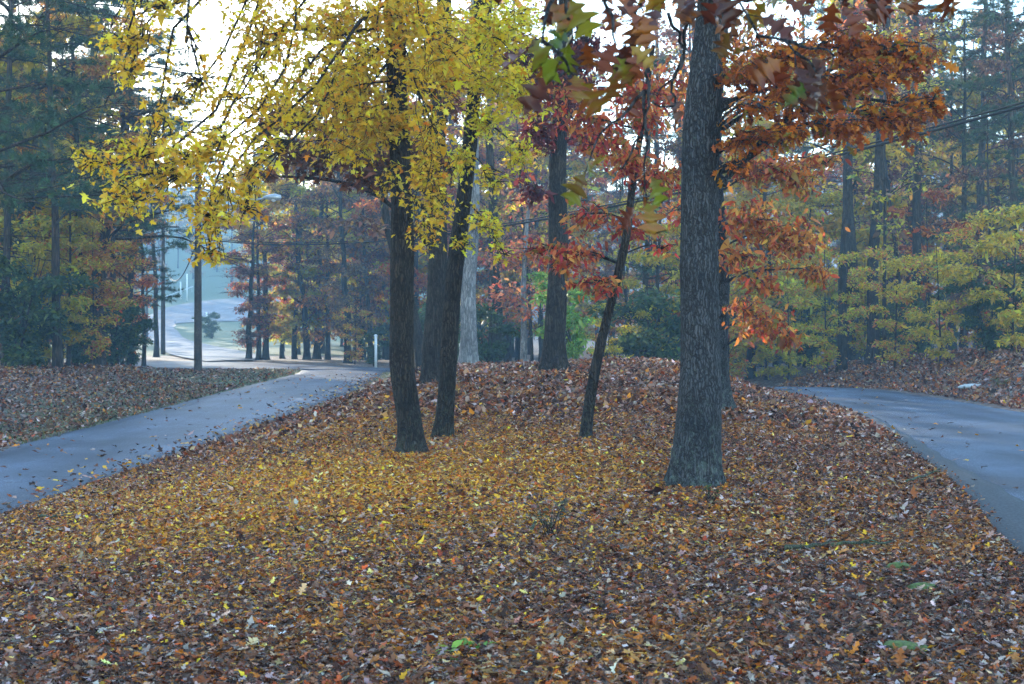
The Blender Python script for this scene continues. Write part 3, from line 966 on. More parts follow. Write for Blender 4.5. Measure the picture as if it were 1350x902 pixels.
own_tree('maple_tree', m2, .118, .04, B_MAPLE, [(m2b, yleaf, dict(subs=18, rise=-.6, lift=.1, thick=.004))], 'slimmer dark maple with yellow leaves leaning right, just behind the nearer one', seg=26, rings=80, flare_amt=.5, flare_h=.14, lobes=4, rough=.06)

# ---- leaning slender tree with red leaves
rl = (T_OVAL, .072, RED, .28, .75)
own_tree('dogwood_tree', [at(770, 583, 17.2), at(778, 530, 17.2), at(795, 440, 17.2), at(812, 370, 17.2), at(824, 315, 17.2), at(834, 240, 17.4), at(850, 150, 17.8), at(862, 60, 18)], .072, .025, B_MAPLE,
         [([B(740, 340, 17.4, 42, 26), B(785, 375, 17, 44, 14), B(700, 330, 17.6, 26, 18, .6), B(770, 285, 17.6, 40, 24, .6), B(830, 300, 17.5, 40, 20, .7), B(832, 215, 17.2, 44, 34, .8), B(845, 150, 17.4, 40, 30, .8), B(875, 235, 17.6, 44, 26, .8), B(800, 190, 17.8, 50, 26, .7), B(850, 120, 18, 60, 40, .5), B(760, 160, 18, 40, 24, .7), B(880, 330, 17.6, 20, 16, .5), B(740, 130, 18, 30, 24, .5)], rl, dict(subs=12, limb_r=.4, thick=.006, rise=.15))],
         'slender dark tree leaning right with sparse red leaves, left of the big oak', seg=18, rings=50, flare_amt=.35, flare_h=.15)
# ---- red-orange tree behind the oak
own_tree('sourwood_tree', [at(946, 522, 21), at(944, 450, 21), at(943, 350, 21), at(941, 200, 21), at(948, 50, 21), at(955, -200, 21)], .20, .07, B_OAK,
         [([B(1000, 225, 20, 48, 26), B(1055, 235, 20, 46, 28), B(1090, 215, 20, 24, 16), B(1000, 290, 20, 46, 34), B(1050, 320, 20, 52, 36), B(1085, 365, 20, 30, 18), B(1020, 425, 19.6, 46, 26), B(1050, 450, 19.6, 26, 16), B(975, 340, 19.8, 30, 30, .7), B(1010, 375, 20, 40, 18, .6), B(985, 410, 19.6, 22, 20), B(905, 280, 20.5, 44, 30, .5), B(1000, 60, 21, 100, 60, .35), B(900, 120, 21, 80, 50, .4)], (T_OVAL, .085, RED, .3, .8), dict(subs=15, thick=.006, rise=.1, onlimb=.3))],
         'red and orange leaved tree standing right behind the big oak', seg=20, rings=44, flare_amt=.5)
# ---- crest trees behind the mound
ml = (T_LOBE, .13, MAROON, .18, .5)
own_tree('oak_tree', [at(731, 490, 27), at(732, 440, 27), at(733, 380, 27), at(735, 280, 27), at(740, 150, 27), at(744, 20, 27), at(748, -200, 27), at(750, -450, 27)], .205, .08, B_DARK,
         [([B(735, 120, 26.6, 55, 45), B(700, 170, 26.5, 34, 36), B(770, 70, 27, 50, 40), B(690, 80, 26.6, 40, 40), B(775, 180, 27, 26, 26, .7), B(700, 250, 26.4, 22, 30, .5), B(760, -60, 27, 120, 70, .5), B(720, -260, 27, 160, 90, .3)], ml, dict(subs=11))],
         'straight grey oak with flared base and maroon leaves on the crest of the mound', seg=24, rings=60, flare_amt=.85, flare_h=.3, lobes=6)
own_tree('oak_tree', [at(571, 494, 25), at(573, 430, 25), at(576, 330, 25), at(578, 200, 25), at(582, 60, 25), at(590, -200, 25), at(585, -450, 25)], .19, .08, B_DARK,
         [([B(400, 205, 23.5, 60, 34), B(375, 150, 23.5, 55, 34, .7), B(470, 150, 23.8, 60, 40, .8), B(540, 200, 23.8, 40, 40, .8), B(470, 225, 23.5, 46, 34), B(500, 175, 24, 50, 35, .7), B(350, 165, 23, 34, 22), B(345, 230, 23, 20, 14, .6), B(430, 110, 24, 60, 40, .5), B(590, 120, 25, 70, 50, .5), B(585, 215, 24.5, 22, 40, .6), B(640, 60, 25, 60, 50, .5), B(540, -100, 25, 180, 80, .4)], ml, dict(subs=11))],
         'stout grey oak behind the two yellow maples with dark maroon leaves', seg=24, rings=50, flare_amt=.6, flare_h=.3)
own_tree('beech_tree', [at(618, 478, 33), at(619, 400, 33), at(621, 300, 33), at(624, 150, 33), at(628, 0, 33), at(630, -250, 33)], .19, .09, B_PALE, [([B(610, 60, 33, 90, 60, .4), B(650, -60, 33, 110, 60, .4), B(600, -180, 33, 120, 80, .3)], (T_OVAL, .16, BRN, .2, .4), dict(subs=10))],
         'pale smooth barked trunk behind the right yellow maple', seg=18, rings=40, flare_amt=.45, flare_h=.35)
own_tree('bent_tree', [at(556, 487, 40), at(553, 450, 40), at(545, 415, 40), at(532, 370, 40), at(515, 320, 40), at(505, 250, 40), at(500, 150, 40)], .19, .06, B_DARK, [([B(480, 300, 40, 50, 30, .3), B(520, 180, 40, 50, 50, .3)], (T_OVAL, .17, BRN, .2, .4), dict(subs=9))],
         'bent dark trunk curving left behind the yellow maples', seg=14, rings=34, flare_amt=.3)
own_tree('sourwood_tree', [at(690, 483, 42), at(690, 440, 42), at(691, 380, 42), at(694, 300, 42), at(700, 230, 42)], .11, .04, B_PALE,
         [([B(690, 330, 42, 50, 30, .5), B(660, 390, 42, 40, 22, .5), B(720, 385, 42, 40, 26, .5), B(700, 270, 42, 50, 30, .4), B(650, 340, 42, 34, 20, .5), B(740, 330, 42, 40, 26, .4), B(690, 415, 41, 40, 14, .5)], (T_OVAL, .13, [(3, (.46, .20, .07)), (2, (.36, .14, .06)), (1, (.52, .28, .08))], .3, .5), dict(subs=13, thick=.005))],
         'small soft orange tree on a thin pale trunk beyond the crest', seg=12, rings=26, flare_amt=.2)


# ------------------------------------------------------------------ prototypes for the woods
def proto_decid(name, H, r, bark, leaf, n_limbs, reach, base_f, nl, flat=.4, subs=9, lean=.03, top=.95, multi=0):
    """a deciduous tree at the origin"""
    Q = Quads()
    lv = []
    for stem in range(max(1, multi)):
        th = RNG.uniform(0, 6.28)
        off = np.array([math.cos(th), math.sin(th), 0]) * (.12 * stem)
        ln = lean if not multi else .22
        k = RNG.normal(0, 1, 2) * ln * H
        pts = [off + [0, 0, -.12], off + [.0, 0, .08 * H], off + [.4 * k[0] + RNG.normal(0, .01 * H), .4 * k[1], .45 * H], off + [k[0], k[1], H]]
        C, R = add_trunk(Q, np.array(pts), r, r * .22, 10, 26, .5, .3, 5, .05)
        bl = []
        for i in range(n_limbs):
            f = base_f + (top - base_f) * ((i + RNG.uniform(0, 1)) / n_limbs)
            zc = f * H
            prof = math.sin(math.pi * min(1, .18 + .82 * (1 - (f - base_f) / (1.02 - base_f)))**.9) if f > base_f else 1
            rc = reach * max(.25, prof) * RNG.uniform(.45, 1)
            a = i * 2.4 + RNG.uniform(-.5, .5)
            ci = np.argmin(np.abs(C[:, 2] - zc))
            c = C[ci] + [rc * math.cos(a), rc * math.sin(a), 0]
            c[2] = zc
            br = reach * RNG.uniform(.28, .45)
            bl.append((c, (br, br, br * flat), nl // n_limbs))
        lv.append(spray(Q, C, R, bl, leaf, subs=subs, seg=5))
    return Q.mesh('trunk', bark), leaf_mesh('crown', lv, M_LEAF), H


def proto_pine(H, r, base_f, reach, whorls, tuft=26, nl_scale=1.0, dead=6):
    Q = Quads()
    k = RNG.normal(0, .015 * H, 2)
    C, R = add_trunk(Q, np.array([[0, 0, -.12], [0, 0, .1 * H], [k[0], k[1], .55 * H], [k[0] * 1.4, k[1] * 1.3, H]]), r, r * .12, 10, 30, .35, .3, 5, .03)
    Pn, Dn = [], []
    for i in range(whorls):
        f = base_f + (.985 - base_f) * (i + RNG.uniform(0, .8)) / whorls
        z0 = f * H
        c = np.array([np.interp(z0, C[:, 2], C[:, 0]), np.interp(z0, C[:, 2], C[:, 1]), z0])
        ln = reach * (1 - ((f - base_f) / (1.03 - base_f))**1.4) * RNG.uniform(.6, 1.1) + .3
        for b in range(RNG.integers(2, 5)):
            a = RNG.uniform(0, 6.28)
            e = c + [ln * math.cos(a), ln * math.sin(a), ln * RNG.uniform(-.22, .28)]
            bp = limb(c, e, .10, 7, .05)
            r0 = .012 + .011 * ln
            Q.tube(bp, np.linspace(r0, .006, 7), 5)
            for s_ in range(int(4 + 3.2 * ln)):
                j = RNG.uniform(2.2, 6)
                q = bp[int(j)] * (1 - j % 1) + bp[min(6, int(j) + 1)] * (j % 1)
                a2 = a + RNG.choice([-1, 1]) * RNG.uniform(.3, 1.2)
                l2 = RNG.uniform(.25, .6) * (.4 + .3 * ln)
                e2 = q + [l2 * math.cos(a2), l2 * math.sin(a2), l2 * RNG.uniform(-.15, .4)]
                Q.tube(np.array([q, (q + e2) / 2 + [0, 0, .03], e2]), [.008, .006, .004], 4)
                for u in np.linspace(.3, 1, 3):
                    Pn.append(q * (1 - u) + e2 * u); Dn.append(e2 - q)
            Pn.append(bp[-1]); Dn.append(bp[-1] - bp[-2])
    for i in range(dead):
        f = RNG.uniform(.15, max(.2, base_f))
        c = np.array([0, 0, f * H])
        a = RNG.uniform(0, 6.28); l = RNG.uniform(.6, 1.8)
        Q.tube(limb(c, c + [l * math.cos(a), l * math.sin(a), l * RNG.uniform(-.3, .2)], .05, 5, .08), np.linspace(.02, .005, 5), 4)
    Pn, Dn = np.array(Pn), unit(np.array(Dn))
    m = int(tuft)
    P = np.repeat(Pn, m, 0) + RNG.normal(0, .02, (len(Pn) * m, 3))
    D = np.repeat(Dn, m, 0) * .8 + unit(RNG.normal(0, 1, (len(P), 3))) + [0, 0, .12]
    N = RNG.normal(0, 1, (len(P), 3))
    tc = np.repeat(palette(PIN, len(Pn), .3), m, 0)
    lv = leaf_arrays(T_NEEDLE, P, D, N, .19 * np.exp(RNG.normal(0, .2, len(P))) * nl_scale, tc * np.exp(RNG.normal(0, .15, (len(P), 1))), curl=.1, fold=0, jit=0)
    me = leaf_mesh('crown', [lv], M_NEEDLE)
    return Q.mesh('trunk', B_PINE), me, H


PROTO = {
    'pine': [proto_pine(19, .19, .36, 2.6, 26), proto_pine(18, .17, .45, 2.4, 22)],
    'lowpine': [proto_pine(15, .17, .24, 3.0, 15, 22), proto_pine(14, .15, .18, 2.7, 15, 22)],
    'fullpine': [proto_pine(15, .18, .26, 3.8, 24, 30)],
    'maple': [proto_decid('m', 13, .15, B_DARK, (T_MAPLE, .15, YGR + [(4, (.48, .36, .04))], .2, .4), 22, 3.0, .12, 9500, .3), proto_decid('m', 11, .12, B_DARK, (T_MAPLE, .15, YGR + [(2, (.55, .36, .05))], .2, .4), 20, 2.8, .1, 8500, .3)],
    'rust': [proto_decid('o', 14, .17, B_DARK, (T_LOBE, .16, RUST + ORANGE, .2, .5), 22, 3.0, .16, 9500, .4), proto_decid('o', 12, .14, B_DARK, (T_LOBE, .16, ORANGE + BRN, .2, .5), 20, 2.8, .1, 8500, .35)],
    'brown': [proto_decid('b', 14, .16, B_DARK, (T_LOBE, .15, BRN, .22, .5), 22, 3.0, .1, 8500, .4), proto_decid('b', 15, .15, B_DARK, (T_LOBE, .15, BRN + MAROON, .22, .5), 20, 2.6, .2, 5000, .4)],
    'bare': [proto_decid('n', 18, .17, B_DARK, (T_OVAL, .15, BRN + YGR, .25, .4), 16, 2.6, .34, 1800, .5), proto_decid('n', 17, .15, B_DARK, (T_OVAL, .15, BRN + ORANGE, .25, .4), 16, 2.2, .4, 1500, .5)],
    'sapling': [proto_decid('s', 5, .045, B_DARK, (T_OVAL, .10, YGR + ORANGE[:1], .24, .3), 16, 1.9, .08, 5000, .2), proto_decid('s', 4.2, .04, B_DARK, (T_OVAL, .12, YGR + [(2, (.5, .36, .06))], .22, .3), 14, 1.8, .08, 4500, .2)],
    'orange_sapling': [proto_decid('s', 5, .045, B_DARK, (T_OVAL, .13, ORANGE + RUST, .22, .3), 13, 1.5, .12, 2600, .25)],
    'shrub': [proto_decid('h', 2.6, .03, B_DARK, (T_OVAL, .10, GRN, .24, .2), 8, 1.0, .12, 1600, .6, multi=3), proto_decid('h', 2.2, .03, B_DARK, (T_OVAL, .10, GRN + [(1.5, (.12, .15, .04))], .24, .2), 8, 1.1, .1, 1500, .6, multi=3)],
    'green_shrub': [proto_decid('g', 2.6, .03, B_DARK, (T_OVAL, .10, BGRN, .24, .3), 8, .9, .15, 1300, .6, multi=3)],
    'thin': [proto_decid('t', 9, .05, B_DARK, (T_OVAL, .12, BRN + YGR, .25, .3), 12, 1.3, .3, 800, .3, lean=.06)],
}
KINDNAME = {'fullpine': 'pine_tree', 'pine': 'pine_tree', 'lowpine': 'pine_tree', 'maple': 'maple_tree', 'rust': 'oak_tree', 'brown': 'oak_tree', 'bare': 'bare_tree', 'sapling': 'sapling', 'orange_sapling': 'sapling', 'shrub': 'shrub', 'green_shrub': 'shrub', 'thin': 'sapling'}
CNT = {}


def plant(kind, x, y, h, label, group=None, dia=None, name=None):
    i = CNT.get(kind, 0)
    CNT[kind] = i + 1
    tm, cm, H = PROTO[kind][i % len(PROTO[kind])]
    s = h / H
    o = root(name or KINDNAME[kind], (x, y, zpt(x, y)), RNG.uniform(0, 6.28))
    t = link('trunk', tm, o)
    c = link('crown', cm, o)
    o.scale = (s, s, s)
    if dia:
        r0 = {'pine': .19, 'lowpine': .17, 'maple': .15, 'rust': .17, 'brown': .16, 'bare': .17, 'thin': .05}.get(kind, .1) * s * 2
        k = dia / r0
        t.scale = (k, k, 1)
    cat = {'pine_tree': 'pine', 'shrub': 'shrub', 'sapling': 'sapling'}.get(KINDNAME[kind], 'tree')
    tag(o, label, cat, group)
    return o


def wood(kind, px, d, h, label, group=None, dia=None):
    return plant(kind, (px - CX) / FPX * d, d, h, label, group, dia)


# ---- trees one can tell apart in the woods: kind, place, distance, height, label
WOODS = [
    # left wood edge
    ('lowpine', 75, 40, 15, 'dark pine trunk at the front edge of the left wood with low green boughs', .27),
    ('lowpine', 8, 40, 17, 'dark leaning pine at the left border of the photo', .30),
    ('fullpine', -45, 31, 14, 'nearest pine at the left border, only its dark needled boughs reaching into the photo', .3),
    ('fullpine', 128, 45, 15, 'full dark pine with wide needled boughs right of the front pine in the left wood', .28),
    ('maple', 40, 43.5, 12, 'yellow leaved maple between the two front pines of the left wood', None),
    ('rust', 110, 44, 12, 'orange leaved oak just behind the front pine of the left wood', None),
    ('lowpine', 150, 52, 14, 'green pine at the right end of the left wood, boughs towards the poles', .26),
    ('rust', 172, 62, 8, 'small orange oak at the end of the left wood beside the far poles', None),
    ('sapling', 125, 43, 4.2, 'low yellow sapling right of the front pine at the left wood edge', None),
    ('sapling', 45, 41, 4.6, 'yellow green sapling between the pines at the left border', None),
    ('orange_sapling', 160, 56, 4.5, 'orange sapling near the pole end of the left wood', None),
    ('shrub', 168, 50, 2.4, 'bushy green shrub closest to the utility poles at the left wood end', None),
    ('shrub', 18, 38.5, 3.0, 'dark evergreen shrub at the foot of the left border pine', None),
    ('shrub', 120, 46, 2.2, 'dark shrub under the yellow sapling in the left wood', None),
    ('pine', 125, 60, 19, 'tall straight pine deeper in the left wood', .36),
    ('maple', 60, 60, 16, 'tall hazy maple behind the yellow maple in the left wood', .34),
    ('pine', 172, 57, 20, 'tall slender pine rising beside the white sky gap at the end of the left wood', .28),
    ('pine', 206, 92, 21, 'faint tall pine standing in the mist behind the second utility pole', .34),
    ('brown', 20, 56, 13, 'brown leaved oak behind the left border pine', None),
    ('maple', 90, 41.5, 5.5, 'low yellow maple leaning out behind the front pine, above the yellow sapling', None),
    ('rust', 138, 48, 9, 'rusty orange oak in the gap right of the front pine of the left wood', None),
    ('brown', 62, 52, 12, 'reddish brown oak seen between the two front pines of the left wood', None),
    ('maple', -5, 50, 12, 'yellow maple cut by the left border above the dark shrub', None),
    ('orange_sapling', 90, 46, 5, 'orange sapling right behind the front pine foot in the left wood', None),
    ('shrub', 45, 40, 2.6, 'dark shrub between the two front pines of the left wood', None),
    ('shrub', 95, 42, 1.8, 'dark low shrub right at the foot of the front pine of the left wood', None),
    ('shrub', 148, 47, 2.0, 'dark green shrub left of the bushy one near the poles', None),
    ('lowpine', 190, 66, 11, 'dark pine overlapping the second utility pole', .24),
    # far row at the junction
    ('brown', 328, 80, 9, 'leftmost trunk of the tree row beyond the junction', .36),
    ('rust', 341, 81, 9, 'second tree from the left in the row beyond the junction, reddish leaves', .36),
    ('maple', 350, 82, 12, 'third tree in the row beyond the junction, tall with yellowish leaves', .40),
    ('rust', 372, 86, 8, 'low reddish tree in the middle of the row beyond the junction', .3),
    ('maple', 388, 84, 13, 'straight tree with yellowish crown in the middle of the junction row', .38),
    ('brown', 404, 83, 14, 'wide based trunk right of the middle in the junction row', .42),
    ('maple', 418, 84, 15, 'tall dark trunked yellowish tree in the junction row', .44),
    ('rust', 432, 82, 14, 'rightmost tree of the junction row, with rusty crown', .36),
    ('brown', 459, 73, 12, 'dark brown leaved oak left of the white post', .40),
    ('brown', 488, 76, 13, 'dull brown oak behind the white post', .3),
    ('sapling', 468, 70, 3.0, 'low yellow green sapling at the road edge left of the white post', None),
    ('shrub', 496, 67, 1.9, 'green shrub right behind the white post', None),
    ('maple', 512, 82, 14, 'yellowish maple far behind the bent trunk', None),
    # centre, beyond the crest
    ('bare', 655, 48, 17, 'dark trunk between the pale trunk and the soft orange tree', .44),
    ('brown', 600, 70, 15, 'brown leaved oak in haze behind the pale trunk', .4),
    ('rust', 548, 69, 15, 'hazy rusty oak behind the bent trunk', .36),
    ('green_shrub', 760, 40, 2.9, 'bright green bush just right of the crest oak', None),
    ('sapling', 800, 42, 2.4, 'yellow green low sapling right of the bright green bush', None),
    ('lowpine', 850, 48, 12, 'dark green pine behind the leaning red tree', .28),
    ('maple', 868, 46, 8, 'small yellow maple between leaning tree and big oak', .2),
    ('shrub', 840, 43, 3.2, 'dark green shrub behind the right end of the mound', None),
    ('shrub', 640, 46, 2.6, 'dark green shrub in the haze behind the pale trunk', None),
    ('shrub', 880, 45, 2.8, 'dark shrub next to the big oak trunk beyond the mound', None),
    # right wood
    ('maple', 990, 50, 8, 'yellow green tree above the bend of the right lane', .42),
    ('sapling', 960, 46, 3.6, 'yellow green sapling directly right of the big oak beyond the lane', None),
    ('sapling', 1040, 47, 3.6, 'yellow green sapling under the low hanging red spray', None),
    ('bare', 1110, 44, 19, 'left one of the close pair of tall trunks above the right lane', .34),
    ('bare', 1124, 47, 20, 'right one of the close pair of tall trunks, slightly leaning', .42),
    ('bare', 1150, 43, 19, 'thick dark straight trunk right of the trunk pair above the right lane', .44),
    ('thin', 1166, 42, 10, 'thin dark stem right of the thick dark trunk', .14),
    ('bare', 1207, 45, 17, 'dark trunk with bushy base in the middle of the right wood', .34),
    ('thin', 1190, 50, 12, 'slim leaning stem in the right wood beside the bushy based trunk', .18),
    ('pine', 1290, 56, 21, 'tall reddish pine trunk rising at the upper right', .46),
    ('pine', 1340, 50, 20, 'dark pine at the right border of the photo', .32),
    ('pine', 1116, 66, 22, 'hazy tall pine behind the rust oak spray', .44),
    ('lowpine', 1250, 62, 16, 'green pine with boughs crossing behind the power cable', .30),
    ('lowpine', 1310, 44, 8, 'small dark green pine in the right wood below the reddish trunk', .16),
    ('sapling', 1180, 40, 3.6, 'bright yellow green sapling in front of the bushy based trunk', None),
    ('sapling', 1240, 38, 3.2, 'yellow green sapling at the middle of the right bank top', None),
    ('sapling', 1290, 38, 3.6, 'yellow green sapling near the pale stone bank, right side', None),
    ('sapling', 1335, 36, 3.9, 'dense yellow sapling at the right border above the bank', None),
    ('orange_sapling', 1225, 46, 5.5, 'orange sapling with a sunny spot in the right wood', None),
    ('shrub', 1300, 37, 2.0, 'dark green shrub on the bank top at right', None),
    ('shrub', 1210, 42, 1.9, 'green shrub around the foot of the bushy based trunk', None),
    ('shrub', 1345, 38, 2.6, 'dark shrub at the right border above the bank', None),
    ('maple', 1065, 52, 7, 'yellow maple left of the close trunk pair above the right lane', None),
    ('maple', 1025, 56, 9, 'yellow green maple behind the low hanging red spray', None),
    ('sapling', 1090, 44, 4.2, 'yellow sapling at the foot of the close trunk pair', None),
    ('sapling', 1010, 49, 3.6, 'low yellow sapling where the right lane disappears', None),
    ('shrub', 1060, 50, 2.6, 'dark shrub behind the crest of the right lane', None),
    ('shrub', 985, 54, 3.0, 'dark green shrub behind the bend of the right lane', None),
    ('sapling', 1140, 46, 3.4, 'yellow green sapling behind the thick dark trunk', None),
    ('rust', 1000, 62, 13, 'orange oak in haze behind the red leaves', None),
    ('maple', 1330, 60, 13, 'pale yellow maple behind the dark pine at the right border', None),
    ('brown', 1170, 58, 15, 'purple brown oak deep behind the thick dark trunk', None),
    ('brown', 1270, 50, 12, 'brown leaved oak left of the reddish pine', None),
]
taken = []
for kind, px, d, h, label, dia in WOODS:
    o = wood(kind, px, d, h, label, None, dia)
    taken.append((o.location.x, o.location.y))


def clear(x, y, r):
    return all((x - a)**2 + (y - b)**2 > r * r for a, b in taken)


def scatter(n, pxr, dr, kinds, hr, label, group, minr=2.2, no=None):
    k, tries = 0, 0
    while k < n and tries < n * 40:
        tries += 1
        d = RNG.uniform(*dr)
        px = RNG.uniform(*pxr)
        x = (px - CX) / FPX * d
        if not clear(x, d, minr) or (no and no(px, d)): continue
        kd = kinds[RNG.integers(0, len(kinds))]
        h = {'pine': 19, 'lowpine': 14, 'maple': 13, 'rust': 13, 'brown': 14, 'bare': 18, 'sapling': 4.5, 'orange_sapling': 4.5, 'shrub': 2.4, 'thin': 10}[kd] * RNG.uniform(*hr)
        nm = {'pine_tree': 'pine', 'shrub': 'shrub', 'sapling': 'sapling', 'maple_tree': 'yellowish maple', 'bare_tree': 'nearly bare tree', 'oak_tree': 'brown or orange oak'}[KINDNAME[kd]]
        plant(kd, x, d, h, 'hazy ' + nm + ' ' + label, nm + 's ' + group)
        taken.append((x, d))
        k += 1


def offroad(px, d):
    return d < 68 and (px < 545 or d > 53 and px < 860)


scatter(24, (-380, 160), (50, 105), ['maple', 'maple', 'maple', 'rust', 'rust', 'brown'], (.85, 1.25), 'deep in the wood left of the poles', 'deep in the left wood')
scatter(14, (-330, -60), (44, 85), ['lowpine', 'maple', 'rust'], (.85, 1.1), 'added out of view on the left to block the sun', 'added out of view on the left to block the sun', 2)  # unseen trees added to keep direct sun off the left lane
scatter(22, (-140, 175), (44, 80), ['sapling', 'orange_sapling', 'shrub', 'thin'], (.8, 1.3), 'in the undergrowth of the left wood', 'in the undergrowth of the left wood', 1.6)
scatter(52, (470, 960), (52, 120), ['maple', 'maple', 'rust', 'brown', 'bare', 'brown', 'rust', 'pine'], (.9, 1.3), 'far beyond the crest of the mound', 'beyond the crest of the mound', no=offroad)
scatter(26, (520, 1000), (46, 85), ['sapling', 'orange_sapling', 'shrub', 'shrub', 'thin'], (.8, 1.3), 'low in the wood beyond the crest', 'low in the wood beyond the crest', 1.6, no=offroad)
scatter(46, (930, 1500), (48, 120), ['pine', 'maple', 'maple', 'brown', 'rust', 'rust', 'brown', 'bare', 'bare'], (.9, 1.3), 'deep in the wood right of the big oak', 'deep in the right wood')
scatter(34, (940, 1480), (43, 80), ['sapling', 'orange_sapling', 'shrub', 'thin', 'thin', 'thin', 'bare'], (.8, 1.4), 'in the undergrowth of the right wood', 'in the undergrowth of the right wood', 1.6)
scatter(14, (345, 500), (90, 130), ['maple', 'maple', 'brown', 'rust', 'maple'], (.8, 1.1), 'behind the tree row at the junction', 'behind the junction row', 2)
# far hillside, faded by the haze
scatter(28, (-120, 178), (105, 240), ['pine', 'maple', 'brown', 'rust'], (.8, 1.1), 'added beyond the left wood to shade the foggy far road', 'beside the foggy far road', 4)  # trees added as sun blockers so the far road stays darker
scatter(120, (40, 600), (235, 420), ['pine', 'maple', 'brown', 'bare', 'brown'], (1.0, 1.5), 'faded by fog on the far hillside', 'on the far hillside', 5, no=lambda px, d: d < 275 and px < 460)
# shrubs on the far grass island
for px, d, h, lb_ in ((273, 158, 2.1, 'smaller upper round bush on the far grass island'), (279, 146, 2.7, 'larger lower round bush on the far grass island')):
    wood('shrub', px, d, h, lb_)

# ------------------------------------------------------------------ poles, wires, posts, stones
M_POLE = bark_mat('weathered_wood', (.05, .036, .028), (.15, .11, .085), None, 1.2, .4)
M_METAL = plain_mat('galvanised', (.42, .44, .46), .45, .6)
M_WHITE = plain_mat('white_paint', (.78, .78, .76), .5, 0, .08)
M_CABLE = plain_mat('cable', (.02, .02, .022), .85)
M_STONE = plain_mat('stone', (.40, .39, .37), .85, 0, .35, 9)
M_STICK = bark_mat('stick_bark', (.03, .028, .02), (.14, .14, .10), (.12, .17, .06), 2, .5)
M_PORC = plain_mat('insulator', (.25, .22, .2), .3)


def pole(px, d, top, label, lamp=False):
    x = (px - CX) / FPX * d
    zb = zpt(x, d)
    o = root('utility_pole', (x, d, zb))
    Q = Quads()
    Q.tube(np.array([[0, 0, -.3], [0, 0, .4 * top], [.02, 0, top]]), [.165, .145, .105], 16, cap=True)
    Q.build('pole', M_POLE, o)
    q = Quads()
    q.box((0, -.02, top - .55), (1.1, .05, .06))
    q.build('crossarm', M_POLE, o, smooth=False)
    for sx in (-.95, -.45, .5, .95):
        q = Quads()
        q.tube(np.array([[sx, -.02, top - .49], [sx, -.02, top - .42], [sx, -.02, top - .34], [sx, -.02, top - .3]]), [.03, .055, .05, .02], 10, cap=True)
        q.build('insulator', M_PORC, o)
    tag(o, label, 'utility pole')
    if lamp:
        za = CAMZ + (HY - 292) / FPX * d - zb
        zc = CAMZ + (HY - 261) / FPX * d - zb
        q = Quads()
        pp = resample([[.1, 0, za], [.9, -.05, za + .32], [1.8, -.08, za + .72], [2.75, -.1, zc]], 14)
        q.tube(pp, .032, 10, cap=True)
        br = resample([[.1, 0, za + 1.3], [.55, -.02, za + 1.45], [1.1, -.05, za + 1.3], [1.45, -.06, za + .6]], 12)
        q.tube(br, .012, 6)
        q.build('lamp_arm', M_METAL, o)
        q = Quads()
        q.tube(np.array([[2.65, -.1, zc], [2.8, -.1, zc + .02], [3.1, -.1, zc + .02], [3.32, -.1, zc], [3.36, -.1, zc - .01]]), [.05, .10, .14, .10, .03], 14, cap=True)
        q.build('lamp_head', M_METAL, o)
        q = Quads()
        q.tube(np.array([[3.05, -.1, zc - .05], [3.05, -.1, zc - .13], [3.05, -.1, zc - .17]]), [.11, .09, .03], 14, cap=True)
        q.build('lamp_lens', M_WHITE, o)
    return np.array([x, d, zb])


p1 = pole(261, 57, 9.0, 'nearest brown wooden utility pole with a street lamp arm on the left grassy bank', True)
p2 = pole(215, 100, 9.5, 'second utility pole, behind and left of the nearest one')
p3 = pole(193.5, 148, 4.6 + 3, 'third and farthest utility pole at the end of the left wood')
p0 = np.array([13.2, 13.0, 0]); p0[2] = zpt(13.2, 13.0)


def wire(a, b, sag, r, label, n=40):
    t = np.linspace(0, 1, n)[:, None]
    P = np.asarray(a) * (1 - t) + np.asarray(b) * t
    P[:, 2] -= sag * 4 * (t * (1 - t))[:, 0]
    return P


S = np.array([p1[0] + .12, 57, 5.1]); E = np.array([7.9, 22, 5.0])
E2 = S + (E - S) * 1.26
E2[2] = 5.75
t = np.linspace(0, 1.26, 60)[:, None]
P = S * (1 - t) + E * t
P[:, 2] = 5.1 - .1 * t[:, 0] - .95 * 4 * t[:, 0] * (1 - t[:, 0])
tw = np.linspace(0, 60 * 6.28 / 3, 60)
Q = Quads(); Q.tube(P, .024, 8)
Q.tube(P + np.array([0, 0, 1]) * .06 + .0, .016, 8)
tag(Q.build('power_cable', M_CABLE), 'thick black twin cable sagging across the view from the nearest pole to the right border', 'cable')
# the pole the cable runs to, just outside the view on the right
xe, ye = float(P[-1, 0]), float(P[-1, 1])
zb = zpt(xe, ye)
o = root('utility_pole', (xe, ye, zb))
Q = Quads()
Q.tube(np.array([[.12, 0, -.3], [.12, 0, 3], [.12, 0, float(P[-1, 2]) - zb + 1.2]]), [.15, .14, .11], 14, cap=True)
Q.build('pole', M_POLE, o)
tag(o, 'wooden utility pole beside the right lane holding the near cable end', 'utility pole')

for a, b, sag, lb_ in ((p1 + [0, 0, 5.4], p2 + [0, 0, 6.6], 1.6, 'slack wire hanging between the nearest and the second pole'), (p2 + [0, 0, 6.3], p3 + [0, 0, 3.6], 1.6, 'slack wire hanging between the second and the farthest pole')):
    Q = Quads(); Q.tube(wire(a, b, sag, .03, ''), .025, 6)
    tag(Q.build('wire', M_CABLE), lb_, 'wire')


